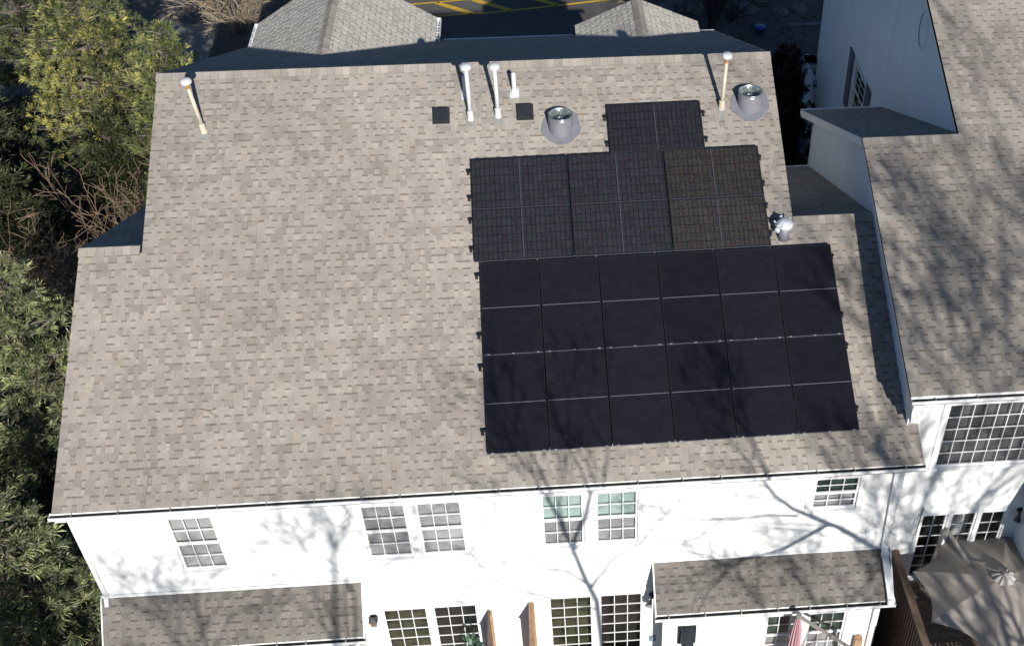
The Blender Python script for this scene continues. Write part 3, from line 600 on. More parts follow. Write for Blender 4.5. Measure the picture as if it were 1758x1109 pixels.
oval(.44,.41,X2-.013); oval(.41,.36,X2-.033); i_ = len(mb.v)
for k in range(n): a = 2*PI*k/n; mb.v.append((X2-.03, c0.y+.37*math.cos(a)*.62, c0.z-.35+.37*math.sin(a)))
mb.f.append(tuple(range(i_, i_+n))); mb.c.append((1,1,1)); part('oval_louvre', mb, M['siding_sky'], nb)
mb = MB(); mb.lathe((X2-.013,15.9,-2.62), [(.001,.09),(.08,.08),(.11,.03),(.12,0)], 14, (-1,0,0)); part('wall_vent', mb, M['util'], nb, True)
# ---------------- solar panels ----------------
PW, PL = 1.06, 1.7920; HT = .115
ORG = {}
RA = Matrix((Vector((ca,sa*ct,sa*st_)), Vector((-sa,ca*ct,ca*st_)), Vector((0,-st_,ct)))).transposed()
def panel_meshes(w, l, cell, portrait):
    """w across (local x), l along (local y)"""
    f = .018; t = .035; fr = MB(); gpx = .008; gpy = .008; x0, x1, y0, y1 = gpx, w-gpx, gpy, l-gpy
    fr.box(x0,x0+f,y0,y1,-t,0); fr.box(x1-f,x1,y0,y1,-t,0); fr.box(x0+f,x1-f,y1-f,y1,-t,-.0004); fr.box(x0+f,x1-f,y0,y0+f,-t,-.0004)
    gl = MB(); gl.box(x0+f,x1-f,y0+f,y1-f,-.012,-.003); dv = MB()
    if portrait: dv.box(x0+f,x1-f,l/2-.0055,l/2+.0055,-.0028,-.0018)
    else: dv.box(w/2-.0055,w/2+.0055,y0+f,y1-f,-.0028,-.0018)
    ed = MB(); ed.box(x0+.01,x1-.01,y0-.007,y0-.0005,-.022,-.002)  # paler strip paints sunlight on the black frame's lower edge
    k = [('frame', fr.mesh('frame', M['black_frame'])), ('glass', gl.mesh('glass', cell)), ('divider', dv.mesh('divider', M['divider_sun_edge' if portrait else 'dim_edge'])), ('sun_edge', ed.mesh('sun_edge', M['divider_sun_edge' if portrait else 'dim_edge']))]
    if portrait:
        for c in (.1, w*.5, w-.1):
            cl = MB(); cl.box(c-.022, c+.022, y0-.0075, y0+.010, -.012, .003); k.append(('clamp', cl.mesh('clamp', M['clamp'])))
    return k
PM = panel_meshes(PW, PL, M['cell_low'], True); PU = panel_meshes(PL, PW, M['cell_up'], False); PB = panel_meshes(PL, PW, M['cell_br'], False)
def put_panel(u, v, kit, label):
    p = RA@Vector((u, v, 0))+Vector((0,-st_,ct))*HT
    o = link('solar_panel', None, None, p, RA.to_euler()); o.empty_display_size = .2; o['label'] = label; o['category'] = 'solar panel'; o['group'] = 'black solar panels on the roof'
    for n, me in kit: 
        if n == 'clamp' and rs.random() < .0: continue
        link(n, me, o)
ords = ['leftmost', 'second from the left', 'third from the left', 'fourth from the left', 'fifth from the left', 'rightmost']
for i in range(6):
    put_panel(i*PW, 0, PM, 'upright black solar panel, %s in the lowest row nearest the gutter' % ords[i])
    put_panel(i*PW, PL, PM, 'upright black solar panel, %s in the second row up' % ords[i])
for i, w in enumerate(('left','middle','right')):
    put_panel(-.0916+i*PL, 3.6084, PB if i == 2 else PU, 'landscape black solar panel, %s one of the three just above the upright rows' % w)
    put_panel(-.0916+i*PL, 3.6084+PW, PB if i == 2 else PU, 'landscape black solar panel, %s one of the upper row of three' % w)
put_panel(2.5051, 6.778-PW, PU, 'single landscape solar panel standing alone at the top of the array')
# rails
def rail(u0, u1, v, lab):
    mb = MB(); a = RA@Vector((u0,v,0)); b = RA@Vector((u1,v,0)); n = Vector((0,-st_,ct))
    mb.beam(a+n*.055, b+n*.055, .04, .045, up=n)
    o = solo('mounting_rail', mb, M['black_frame'], lab, 'rail', 'black rails under the solar panels')
    for e, s in ((a,1),(b,-1)):
        f = MB(); q = e+Vector((s*.03,0,0)); f.beam(q+n*.012-DU*.04, q+n*.06-DU*.01, .035, .02, up=(1,0,0)); f.beam(q+n*.013-DU*.07, q+n*.013+DU*.03, .05, .012, up=n); part('foot', f, M['black_frame'], o)
for v, a, b, l in [(.44,-.09,6.41,'lowest rail under the bottom panel row'),(1.62,-.09,6.41,'rail under the upper half of the bottom panel row'),(2.22,-.09,6.41,'rail under the lower half of the second panel row'),(3.38,-.09,6.40,'rail at the top of the upright panels'),
                   (3.92,-.17,5.34,'rail low under the landscape panels'),(4.50,-.17,5.33,'second rail under the landscape panels'),(4.97,-.17,5.33,'third rail under the landscape panels'),(5.52,-.17,5.33,'top rail of the three wide landscape row'),(5.98,2.43,4.37,'lower rail of the single top panel'),(6.55,2.43,4.37,'upper rail of the single top panel')]: rail(a, b, v, l)
# ---------------- roof vents ----------------
def up_on_roof(u, v): return RP(u, v, .016)
def pipe_vent(u, v, h, mt, label, lean=0, cap=True, r=.038, group='tall vent pipes near the ridge', rusty=False):
    p = up_on_roof(u, v); o = thing('vent_pipe', p, label, 'vent pipe', group); top = p+Vector((lean,0,h))
    mb = MB(); mb.tube(p-Vector((0,0,.02)), top-Vector((0,0,.0)), r, r, 16); part('pipe', mb, mt, o, True)
    mb = MB(); ax = (top-p).normalized(); mb.lathe(p+ax*.02, [(r*1.75,-.04),(r*1.5,.10),(r*1.6,.115),(r*1.6,.14),(r*1.02,.15)], 18, ax); part('boot', mb, mt, o, True)
    fl = MB(); n = Vector((0,-st_,ct)); fl.hexa([p+Vector((-.09,0,0))-DU*.19,p+Vector((.09,0,0))-DU*.19,p+Vector((.09,0,0))+DU*.1,p+Vector((-.09,0,0))+DU*.1],[p+Vector((-.09,0,0))-DU*.19+n*.006,p+Vector((.09,0,0))-DU*.19+n*.006,p+Vector((.09,0,0))+DU*.1+n*.006,p+Vector((-.09,0,0))+DU*.1+n*.006]); part('flashing', fl, M['boot'], o)
    if cap:
        mb = MB(); mb.lathe(top-ax*.06, [(r*1.1,-.01),(.085,0),(.103,.012),(.107,.04),(.102,.06),(.098,.066),(.085,.085),(.05,.10),(.001,.105)], 24, ax); part('cap', mb, M['pvc'], o, True)
    if rusty:
        mb = MB(); mb.tube(top-ax*.16, top-ax*.062, r*1.015, r*1.03, 16, False); part('rust_collar', mb, M['rust'], o, True)
    return o
pipe_vent(-5.05, 6.62, 1.06, M['pvc_cream'], 'cream capped vent pipe with rusty collar at the left end of the roof', -.083, rusty=True)
pipe_vent(-.122, 6.67, 1.10, M['pvc'], 'white capped vent pipe beside the left black box vent', 0.0)
pipe_vent(.395, 6.71, 1.05, M['pvc'], 'white capped vent pipe, right one of the close pair', 0.0)
pipe_vent(4.64, 6.69, 1.12, M['pvc_cream'], 'cream capped vent pipe with rusty collar near the right end of the ridge', .047, rusty=True)
def short_vent(u, v, h, label, r=.045):
    p = up_on_roof(u, v); o = thing('short_vent', p, label, 'vent pipe'); mb = MB(); mb.tube(p, p+Vector((0,0,h-.03)), r, r, 16, False); mb.lathe(p+Vector((0,0,h-.03)), [(r,0),(r*.85,.02),(r*.5,.032),(.001,.036)], 16); part('pipe', mb, M['pvc'], o, True)
    mb = MB(); mb.lathe(p, [(r*1.5,-.03),(r*1.4,.07),(r*1.05,.09)], 16); part('boot', mb, M['pvc'], o, True)
    n = Vector((0,-st_,ct)); w = .085; fl = MB(); fl.hexa([p+Vector((-w,0,0))-DU*.13,p+Vector((w,0,0))-DU*.13,p+Vector((w,0,0))+DU*.1,p+Vector((-w,0,0))+DU*.1],[p+Vector((-w,0,0))-DU*.13+n*.008,p+Vector((w,0,0))-DU*.13+n*.008,p+Vector((w,0,0))+DU*.1+n*.008,p+Vector((-w,0,0))+DU*.1+n*.008]); part('flashing', fl, M['pvc'], o)
short_vent(.72, 7.22, .42, 'short white round-topped pipe right of the pair of capped pipes')
short_vent(-.20, 7.22, .42, 'short white pipe in the shadow behind the left capped pipe of the pair')
def box_vent(u, v, label):
    p = up_on_roof(u, v); o = thing('box_vent', p, label, 'roof vent', 'black box vents'); n = Vector((0,-st_,ct)); w, l, h = .15, .17, .10
    q = lambda x, y, z: p+Vector((x,0,0))+DU*y+n*z
    mb = MB(); mb.hexa([q(-w,-l,.004),q(w,-l,.004),q(w,l,.004),q(-w,l,.004)],[q(-w+.012,-l+.015,h),q(w-.012,-l+.015,h),q(w-.012,l-.07,h+.02),q(-w+.012,l-.07,h+.02)]); part('hood', mb, M['black_plastic'], o)
    mb = MB(); mb.hexa([q(-w-.012,-l-.01,.0),q(w+.012,-l-.01,.0),q(w+.012,l+.01,.0),q(-w-.012,l+.01,.0)],[q(-w-.012,-l-.01,.006),q(w+.012,-l-.01,.006),q(w+.012,l+.01,.006),q(-w-.012,l+.01,.006)]); part('flange', mb, M['black_plastic'], o)
    mb = MB(); mb.hexa([q(-w+.02,-.0,h+.008),q(w-.02,-.0,h+.008),q(w-.02,.012,h+.008),q(-w+.02,.012,h+.008)],[q(-w+.02,-.0,h+.014),q(w-.02,-.0,h+.014),q(w-.02,.012,h+.014),q(-w+.02,.012,h+.014)]); part('rib', mb, M['black_plastic'], o)
box_vent(-.675, 6.76, 'square black box vent left of the white pipe pair'); box_vent(.90, 6.77, 'square black box vent right of the white pipe pair')
def flue(u, v, label):
    p = up_on_roof(u, v); o = thing('round_vent', p, label, 'roof vent', 'open round metal flues'); n = Vector((0,-st_,ct)); q = lambda a, r, z: p+Vector((math.cos(a)*r,0,0))+DU*math.sin(a)*r+n*z
    mb = MB(); i = 0; k_ = 28
    pts = []
    for k in range(k_):
        a = 2*PI*k/k_; r = .37/max(abs(math.cos(a)),abs(math.sin(a)))**.45 if a < PI*.5 or a > PI*1.5 else .36
        if math.sin(a) < 0: r = .36+.03*abs(math.cos(2*a))
        pts.append((a, r))
    mb.face([q(a,r,.010)-DU*.02 for a,r in pts]); mb.face([q(a,r,.0)-DU*.02 for a,r in pts][::-1])
    for k in range(k_):
        a,r = pts[k]; b_,s_ = pts[(k+1)%k_]; mb.face([q(a,r,0)-DU*.02,q(b_,s_,0)-DU*.02,q(b_,s_,.010)-DU*.02,q(a,r,.010)-DU*.02])
    part('flashing', mb, M['sheet'], o)
    mb = MB(); n_ = 28; h = .25; R0 = .235
    z_at = lambda y: 0
    for k in range(n_):
        a, b_ = 2*PI*k/n_, 2*PI*(k+1)/n_
        def bot(t): y = R0*math.sin(t); return p+Vector((R0*math.cos(t), y, y*tt-.004))
        def top(t): return p+Vector((.229*math.cos(t), .229*math.sin(t), h))
        mb.face([bot(a), bot(b_), top(b_), top(a)])
    part('cylinder', mb, M['sheet'], o, True)
    mb = MB(); T0 = p+Vector((0,0,h)); mb.lathe(T0, [(.224,-.05),(.232,-.045),(.232,-.03),(.225,-.025),(.227,0),(.235,.012),(.225,.02),(.212,.012),(.204,-.02),(.198,-.13),(.195,-.15)], 30); part('collar', mb, M['galv'], o, True)
    mb = MB(); mb.lathe(T0, [(.195,-.15),(.14,-.10),(.12,-.155),(.06,-.08),(.001,-.06)], 26); part('damper', mb, M['galv'], o, True)
    mb = MB(); mb.box(T0.x-.006,T0.x+.006,T0.y-.17,T0.y+.17,T0.z-.075,T0.z-.06); part('cross_bar', mb, M['galv'], o)
flue(1.56, 6.43, 'open round galvanised flue on grey flashing left of the top solar panel'); flue(5.19, 6.78, 'open round galvanised flue on grey flashing near the right rake')
# metallic hooded vent next to the panels
p = up_on_roof(5.50, 3.86); o = thing('hooded_vent', p, 'shiny crumpled metal vent hood beside the right landscape panels', 'roof vent')
mb = MB(); mb.tube(p-Vector((0,0,.02)), p+Vector((0,0,.26)), .105, .105, 20); part('cylinder', mb, M['sheet'], o, True)
mb = MB(); mb.lathe(p+Vector((0,0,.27)), [(.11,-.02),(.15,.0),(.16,.04),(.13,.09),(.07,.13),(.001,.14)], 9); mb.lathe(p+Vector((-.11,.02,.18)), [(.001,-.07),(.05,-.05),(.07,0),(.045,.05),(.001,.07)], 7); part('hood', mb, M['foil'], o)
mb = MB()
for k in range(7):
    a = k*.9; mb.beam(p+Vector((math.cos(a)*.1,math.sin(a)*.1,.27)), p+Vector((math.cos(a)*.21,math.sin(a)*.18,.33+.02*(k%3))), .05, .006)
part('foil_flap', mb, M['foil'], o)
# vent pipe on the neighbour's roof
p = NP(10.22, 8.05, .012); o = thing('vent_pipe', p, 'shiny metal vent pipe at the upper edge of the neighbouring roof', 'vent pipe')
mb = MB(); mb.tube(p, p+Vector((.03,0,1.0)), .045, .045, 16); part('pipe', mb, M['galv'], o, True)
mb = MB(); mb.lathe(p, [(.09,-.05),(.06,.10),(.066,.12),(.047,.13)], 16); part('boot', mb, M['galv'], o, True)
mb = MB(); n = Vector((0,-nsn,nc)); q = lambda x,y,z: p+Vector((x,0,0))+Vn*y+n*z; mb.hexa([q(-.13,-.2,0),q(.13,-.2,0),q(.13,.14,0),q(-.13,.14,0)],[q(-.13,-.2,.007),q(.13,-.2,.007),q(.13,.14,.007),q(-.13,.14,.007)]); part('flashing', mb, M['sheet'], o)
# fallen twig on the roof
mb = MB(); a = RP(-4.88,1.13,.02); b = RP(-4.53,.98,.025); m_ = (a+b)/2+Vector((0,.02,.02)); mb.tube(a,m_,.007,.007,5); mb.tube(m_,b,.007,.004,5); mb.tube(m_,RP(-4.55,1.08,.03),.005,.003,5); mb.tube(RP(-4.75,1.06,.025),RP(-4.85,.95,.02),.004,.003,5)
solo('twig', mb, M['twig'], 'small dry twig lying low on the left part of the roof', 'twig')
# ---------------- wall fittings ----------------
p = Vector((-2.42, YW-.013, -3.98)); o = thing('wall_lantern', p, 'small brown lantern on the white wall beside the left patio door', 'wall lamp')
mb = MB(); mb.box(p.x-.06,p.x+.06,p.y-.02,p.y,p.z-.1,p.z+.1); part('back_plate', mb, M['dark_metal'], o)
mb = MB(); mb.hexa([(p.x-.05,p.y-.15,p.z-.09),(p.x+.05,p.y-.15,p.z-.09),(p.x+.05,p.y-.03,p.z-.09),(p.x-.05,p.y-.03,p.z-.09)],[(p.x-.07,p.y-.17,p.z+.06),(p.x+.07,p.y-.17,p.z+.06),(p.x+.07,p.y-.021,p.z+.06),(p.x-.07,p.y-.021,p.z+.06)]); part('lamp_glass', mb, M['rail_wood'], o)
mb = MB(); mb.hexa([(p.x-.085,p.y-.185,p.z+.061),(p.x+.085,p.y-.185,p.z+.061),(p.x+.085,p.y-.021,p.z+.061),(p.x-.085,p.y-.021,p.z+.061)],[(p.x-.02,p.y-.12,p.z+.13),(p.x+.02,p.y-.12,p.z+.13),(p.x+.02,p.y-.08,p.z+.13),(p.x-.02,p.y-.08,p.z+.13)]); part('lamp_roof', mb, M['dark_metal'], o)
def flood(p, label, white=True):
    o = thing('wall_light', p, label, 'wall lamp'); p = Vector(p)
    mb = MB(); mb.lathe(p, [(.001,.03),(.06,.028),(.07,0)], 14, (0,-1,0)); part('base', mb, M['dark_metal'], o)
    mb = MB(); mb.tube(p+Vector((0,-.03,0)), p+Vector((-.05,-.12,-.05)), .02, .02, 8); part('arm', mb, M['dark_metal'], o)
    mb = MB(); mb.lathe(p+Vector((-.05,-.12,-.04)), [(.03,0),(.05,.04),(.075,.13)], 14, (-.4,-.6,-.7)); part('lamp_shade', mb, M['pole'] if white else M['dark_metal'], o, True)
flood((2.84, YW-.013, -3.80), 'small floodlight on the wall beside the right patio door'); flood((9.93, YN-.013, -2.72), 'black wall light beside the neighbouring patio door', False)
mb = MB(); mb.box(2.80,2.92,YW-.06,YW-.013,-5.3,-5.16); solo('outlet_box', mb, M['util'], 'small grey outlet box low on the wall right of the right patio door', 'outlet')
x0_, x1_, z0_, z1_ = 3.27, 3.62, -4.62, -4.08; yv = -.832
o = thing('wall_hood', (3.45, yv, -4.6), 'black louvred vent hood on the white bump-out wall', 'wall vent')
mb = MB(); mb.box(x0_,x1_,yv-.03,yv,z0_,z1_); part('frame', mb, M['black_plastic'], o)
mb = MB(); mb.hexa([(x0_+.06,yv-.20,z0_+.12),(x1_-.06,yv-.20,z0_+.12),(x1_-.05,yv-.031,z0_+.12),(x0_+.05,yv-.031,z0_+.12)],[(x0_+.06,yv-.12,z1_-.08),(x1_-.06,yv-.12,z1_-.08),(x1_-.05,yv-.031,z1_-.04),(x0_+.05,yv-.031,z1_-.04)]); part('hood', mb, M['black_plastic'], o)
mb = MB(); mb.box(x0_+.055,x1_-.055,yv-.212,yv-.201,z0_+.11,z0_+.15); part('lip', mb, M['pole'], o)
# ---------------- decks, partitions, deck furniture ----------------
def deck(x0, x1, y0, y1, z, label, boards_along='x'):
    o = thing('deck', ((x0+x1)/2,(y0+y1)/2,ZY), label, 'deck'); n = int((y1-y0)/.15)
    for i in range(n):
        mb = MB(); yb = y0+i*.15; mb.box(x0,x1,yb,yb+.138,z-.035,z); part('board', mb, M['grey_wood'], o)
    mb = MB(); mb.box(x0+.02,x1-.02,y0+.02,y0+.06,z-.25,z-.036); mb.box(x0+.02,x0+.06,y0+.06,y1,z-.25,z-.036); mb.box(x1-.06,x1-.02,y0+.06,y1,z-.25,z-.036); part('joist', mb, M['wood'], o)
    for x in (x0+.1,x1-.2):
        mb = MB(); mb.box(x,x+.1,y0+.07,y0+.17,ZY-.2,z-.036); part('post', mb, M['wood'], o)
    return o
deck(-2.45, .42, -3.2, YW-.03, -5.82, 'wooden deck behind the left patio door'); deck(.62, 7.4, -3.2, -.9, -5.82, 'wooden deck behind the right patio door')
nd_ = deck(7.70, 13, -3.2, YN-.05, -4.74, 'raised wooden deck of the neighbouring house')
def partition(x, z1, y1, label, w, mt='wood'):
    o = thing('privacy_screen', (x, -1, -5.82), label, 'screen fence', 'wood privacy screens between the decks')
    mb = MB(); mb.box(x-w/2,x+w/2,-y1,YW-.03,z1-.035,z1); part('top_rail', mb, M[mt], o)
    n = int((y1+YW-.03)/.14)
    for i in range(n):
        y_ = YW-.04-i*.14; mb = MB(); mb.box(x-.015,x+.015,y_-.132,y_,-5.8,z1-.036); part('board', mb, M[mt], o)
    for y_ in (YW-.035, -y1+.1):
        mb = MB(); mb.box(x+.0155,x+.06,y_-.09,y_,-5.8,z1-.0361); part('post', mb, M['wood'], o)
partition(.53, -3.80, 1.3, 'orange cedar privacy screen just left of the right patio door', .085)
partition(-.27, -3.95, 1.2, 'slim privacy screen right of the left patio door', .04, 'rail_wood')
# potted plant by the left door
p = Vector((-.62,-.75,-5.82)); o = thing('potted_plant', p, 'leafy green potted plant beside the left patio door', 'plant')
mb = MB(); mb.lathe(p, [(.001,0),(.11,0),(.15,.28),(.13,.28),(.12,.25),(.001,.25)], 16); part('pot', mb, M['rail_wood'], o, True)
mb = MB(); rp = random.Random(9)
for i in range(160):
    a = rp.uniform(0,6.28); e = rp.uniform(.2,1.4); L = rp.uniform(.12,.26); b0 = p+Vector((math.cos(a)*.08,math.sin(a)*.08,.3+rp.random()*1.25)); d = Vector((math.cos(a)*math.cos(e),math.sin(a)*math.cos(e),math.sin(e)*.5)); s = d.cross(Vector((0,0,1))).normalized()*.03
    mb.face([b0, b0+d*L*.5+s, b0+d*L, b0+d*L*.5-s])
part('foliage', mb, M['leaf'], o)
mb = MB(); mb.tube(p+Vector((0,0,.2)), p+Vector((.03,.02,1.5)), .014, .006, 6); part('stem', mb, M['dark_bark'], o)
# closed pink umbrella on its boom
p = Vector((6.75,-1.6,-5.82)); o = thing('closed_umbrella', p, 'closed pink umbrella hanging from a grey cantilever arm before the bump-out window', 'umbrella')
tp = Vector((5.43,-1.25,-3.46)); mb = MB(); mb.beam(tp+Vector((.0,0,.06)), Vector((6.45,-1.4,-4.30)), .05, .05); mb.beam(Vector((6.45,-1.4,-4.30)), Vector((6.78,-1.55,-5.8)), .06, .06); part('arm', mb, M['pole'], o)
mb = MB(); nf = 12; prof = [(.02,.06),(.05,-.05),(.08,-.35),(.10,-.75),(.13,-1.15),(.15,-1.4)]; i0 = 0
for r, h in prof:
    for k in range(nf*2):
        a = PI*k/nf; rr = r*(1.15 if k % 2 else .62); mb.v.append((tp.x+math.cos(a)*rr, tp.y+math.sin(a)*rr, tp.z+h))
for j in range(len(prof)-1):
    for k in range(nf*2): a_ = j*nf*2+k; b_ = j*nf*2+(k+1)%(nf*2); mb.f.append((a_,b_,b_+nf*2,a_+nf*2)); mb.c.append((1,1,1))
part('canopy', mb, M['pink'], o)
mb = MB(); mb.lathe(tp, [(.001,.12),(.05,.11),(.06,.05),(.03,.0)], 12); part('finial', mb, M['pole'], o)
mb = MB(); mb.box(6.72,6.86,-.98,-.86,-5.8,-4.72); solo('post', mb, M['wood'], 'short orange wood post at the right end of the bump-out', 'post')
# neighbour deck railing
o = thing('deck_railing', (7.7,-.9,-4.74), 'dark brown slatted deck railing running out from the wall beside the umbrella', 'railing')
mb = MB(); mb.beam((7.68,.40,-3.72), (7.76,-2.9,-3.72), .14, .035); part('top_rail', mb, M['rail_wood'], o)
for k in range(29):
    y_ = .32-k*.108; x = 7.64+(.40-y_)*.024; mb = MB(); mb.box(x-.02,x+.02,y_-.035,y_+.035,-5.0,-3.74); part('slat', mb, M['dark_wood'], o)
mb = MB(); mb.beam((7.67,.40,-4.62), (7.75,-2.9,-4.62), .04, .09); part('lower_rail', mb, M['dark_wood'], o)
for y_ in (-1.35,-2.8): mb = MB(); mb.box(7.68,7.78,y_-.05,y_+.05,-5.0,-3.738); part('post', mb, M['rail_wood'], o)
# skirting boards below the deck edge, seen in shade
o = thing('deck_skirt', (7.6,-.9,ZY), 'dark board skirt below the raised deck at the right', 'fence')
for k in range(23):
    y_ = .38-k*.14; mb = MB(); mb.box(7.64,7.67,y_-.125,y_,ZY,-5.01); part('board', mb, M['dark_wood'], o)
# open cantilever umbrella
hub = Vector((9.38,-.70,-3.28)); o = thing('patio_umbrella', (8.25,-.2,-4.74), 'open taupe cantilever umbrella on the right deck', 'umbrella')
cr = []; R_ = 1.62
for k in range(8):
    a = math.radians(22.5+45*k+3); cr.append(Vector((hub.x+R_*math.cos(a), hub.y+.02+R_*math.sin(a)*.92, -3.62)))
def gorep(k, mt):
    a, b = cr[k], cr[(k+1)%8]; mb = MB(); N_ = 6; g = {}
    for i in range(N_+1):
        for j in range(N_+1):
            t = i/N_; s = j/N_; e = a.lerp(b, s); inw = 1-.11*4*s*(1-s)*t; q = hub.lerp(e, t); q = Vector((hub.x+(q.x-hub.x)*inw, hub.y+(q.y-hub.y)*inw, q.z)); q.z += .05*math.sin(PI*t)-.05*4*s*(1-s)*t*(1-t*.3); g[i,j] = len(mb.v); mb.v.append(tuple(q))
    for i in range(N_):
        for j in range(N_): mb.f.append((g[i,j],g[i+1,j],g[i+1,j+1],g[i,j+1])); mb.c.append((1,1,1))
    part('canopy_panel', mb, mt, o, True)
for k in range(8): gorep(k, M['canvas'])
mb = MB()
for k in range(8): mb.tube(hub-Vector((0,0,.02)), cr[k]-Vector((0,0,.012)), .011, .008, 6)
part('rib', mb, M['pole'], o)
mb = MB(); nf = 10
for j, (r, h) in enumerate([(.05,.12),(.13,.10),(.21,.035)]):
    for k in range(nf*2): a = PI*k/nf; rr = r*(1.08 if k % 2 else .9); mb.v.append((hub.x+math.cos(a)*rr, hub.y+math.sin(a)*rr, hub.z+h-(.0 if k % 2 else .02)))
for j in range(2):
    for k in range(nf*2): a_ = j*nf*2+k; b_ = j*nf*2+(k+1)%(nf*2); mb.f.append((a_,b_,b_+nf*2,a_+nf*2)); mb.c.append((1,1,1))
part('vent_cap', mb, M['canvas2'], o)
mb = MB(); mb.lathe(hub, [(.05,.10),(.07,.14),(.03,.17),(.001,.175)], 14); part('finial', mb, M['pole'], o, True)
mb = MB(); mb.beam((8.28,.14,-4.74), (8.40,.10,-2.75), .075, .055); mb.beam((8.40,.10,-2.72), (8.88,-.25,-3.36), .06, .045); mb.beam((8.88,-.25,-3.36), tuple(hub+Vector((0,0,.15))), .02, .02); part('mast', mb, M['pole'], o)
mb = MB(); mb.box(8.24,8.44,.04,.20,-4.05,-3.88); mb.beam((8.34,.12,-3.96),(8.58,.02,-3.9),.03,.03); part('crank', mb, M['dark_metal'], o)
# bird-feeder style iron hook by the neighbour's door
mb = MB(); mb.tube((8.0,YN-.03,-3.3),(8.02,YN-.05,-2.45),.008,.008,6); mb.tube((8.02,YN-.05,-2.45),(7.88,YN-.2,-2.62),.008,.008,6); solo('iron_hook', mb, M['dark_metal'], 'thin iron hook on the wall left of the neighbouring patio door', 'hook')
# slatted white chair under the umbrella
p = Vector((8.60,-2.25,-4.74)); o = thing('patio_chair', p, 'white slatted patio chair under the edge of the open umbrella', 'chair')
for k in range(7): mb = MB(); mb.box(p.x-.28+k*.08,p.x-.23+k*.08,p.y-.25,p.y+.25,p.z+.43,p.z+.45); part('slat', mb, M['trim'], o)
for a in (-.29,.27):
    for b in (-.25,.22): mb = MB(); mb.box(p.x+a,p.x+a+.03,p.y+b,p.y+b+.03,p.z,p.z+.43); part('leg', mb, M['trim'], o)
mb = MB(); mb.box(p.x-.29,p.x+.30,p.y+.25,p.y+.28,p.z+.43,p.z+.9); part('backrest', mb, M['trim'], o)
# small objects in the gap between the houses
mb = MB(); mb.box(8.45,8.75,15.2,15.5,-4.6,-3.9); mb.box(8.52,8.68,15.1,15.2,-4.4,-4.05); o = solo('utility_box', mb, M['util'], 'blue grey utility box low in the gap between the houses', 'utility box')
mb = MB(); mb.lathe((9.1,25.2,ZS), [(.001,0),(.16,0),(.19,.22),(.21,.23),(.001,.26)], 14); solo('bucket', mb, M['blue'], 'small blue bucket by the kerb in the shade', 'bucket', smooth=True)
# ---------------- vegetation ----------------
def in_view(b):   # yard trees must stay below and behind the picture
    q = Vector(b)-CAMP; c = [q.dot(Vector(r)) for r in Rr]
    return c[2] > .2 and -90 < 1083.5+2087.2*c[0]/c[2] < 1850 and 638.1+2087.2*c[1]/c[2] < 1160
def grow(mb, p, d, L, r, lev, rnd, kids=3, spread=.5, n=5, up=.1, tips=None, minr=.004, seg=3, wob=.12, shrink=.72):
    a = Vector(p); dd = Vector(d).normalized(); rr = r
    for s in range(seg):
        nd = (dd+Vector((rnd.gauss(0,wob),rnd.gauss(0,wob),rnd.gauss(0,wob)+up*.3))).normalized(); b = a+nd*L/seg; r2 = max(minr, rr*.86)
        if b.y < -1 and in_view(b): return
        mb.tube(a, b, rr, r2, n if rr > .03 else 3, False)
        if lev > 0 and s > 0 and rnd.random() < .65:
            sd = (nd+Vector((rnd.gauss(0,spread),rnd.gauss(0,spread),rnd.gauss(0,spread*.6)+up))).normalized()
            grow(mb, b, sd, L*shrink*.8, r2*.6, lev-1, rnd, kids, spread, n, up, tips, minr, seg, wob, shrink)
        a, dd, rr = b, nd, r2
    if lev <= 0:
        if tips is not None: tips.append((a, dd))
        return
    for k in range(kids):
        sd = (dd+Vector((rnd.gauss(0,spread),rnd.gauss(0,spread),rnd.gauss(0,spread*.7)+up))).normalized()
        grow(mb, a, sd, L*shrink*rnd.uniform(.8,1.15), rr*(.78 if k == 0 else .58), lev-1, rnd, kids, spread, n, up, tips, minr, seg, wob, shrink)
def bare_tree(x, y, z, H, r, rnd, label, kids=3, lev=5, m='bark', lean=(0,0), group=None, spread=.5, minr=.008, trunkf=.35):
    o = thing('bare_tree', (x,y,z), label, 'tree', group); mb = MB(); top = Vector((x+lean[0],y+lean[1],z+H*trunkf)); mb.tube((x,y,z-.2), top, r, r*.75, 9)
    part('trunk', mb, M[m], o, True); mb = MB(); k0 = kids
    for k in range(k0):
        a = 6.28*k/k0+rnd.random(); d = Vector((math.cos(a)*.35,math.sin(a)*.35,1)) if k else Vector((0.05,0,1))
        grow(mb, top, d, H*(1-trunkf)/2.7, r*(.5 if k else .65), lev, rnd, 2, spread, 5, .12, None, minr)
    part('branch', mb, M[m], o); return o
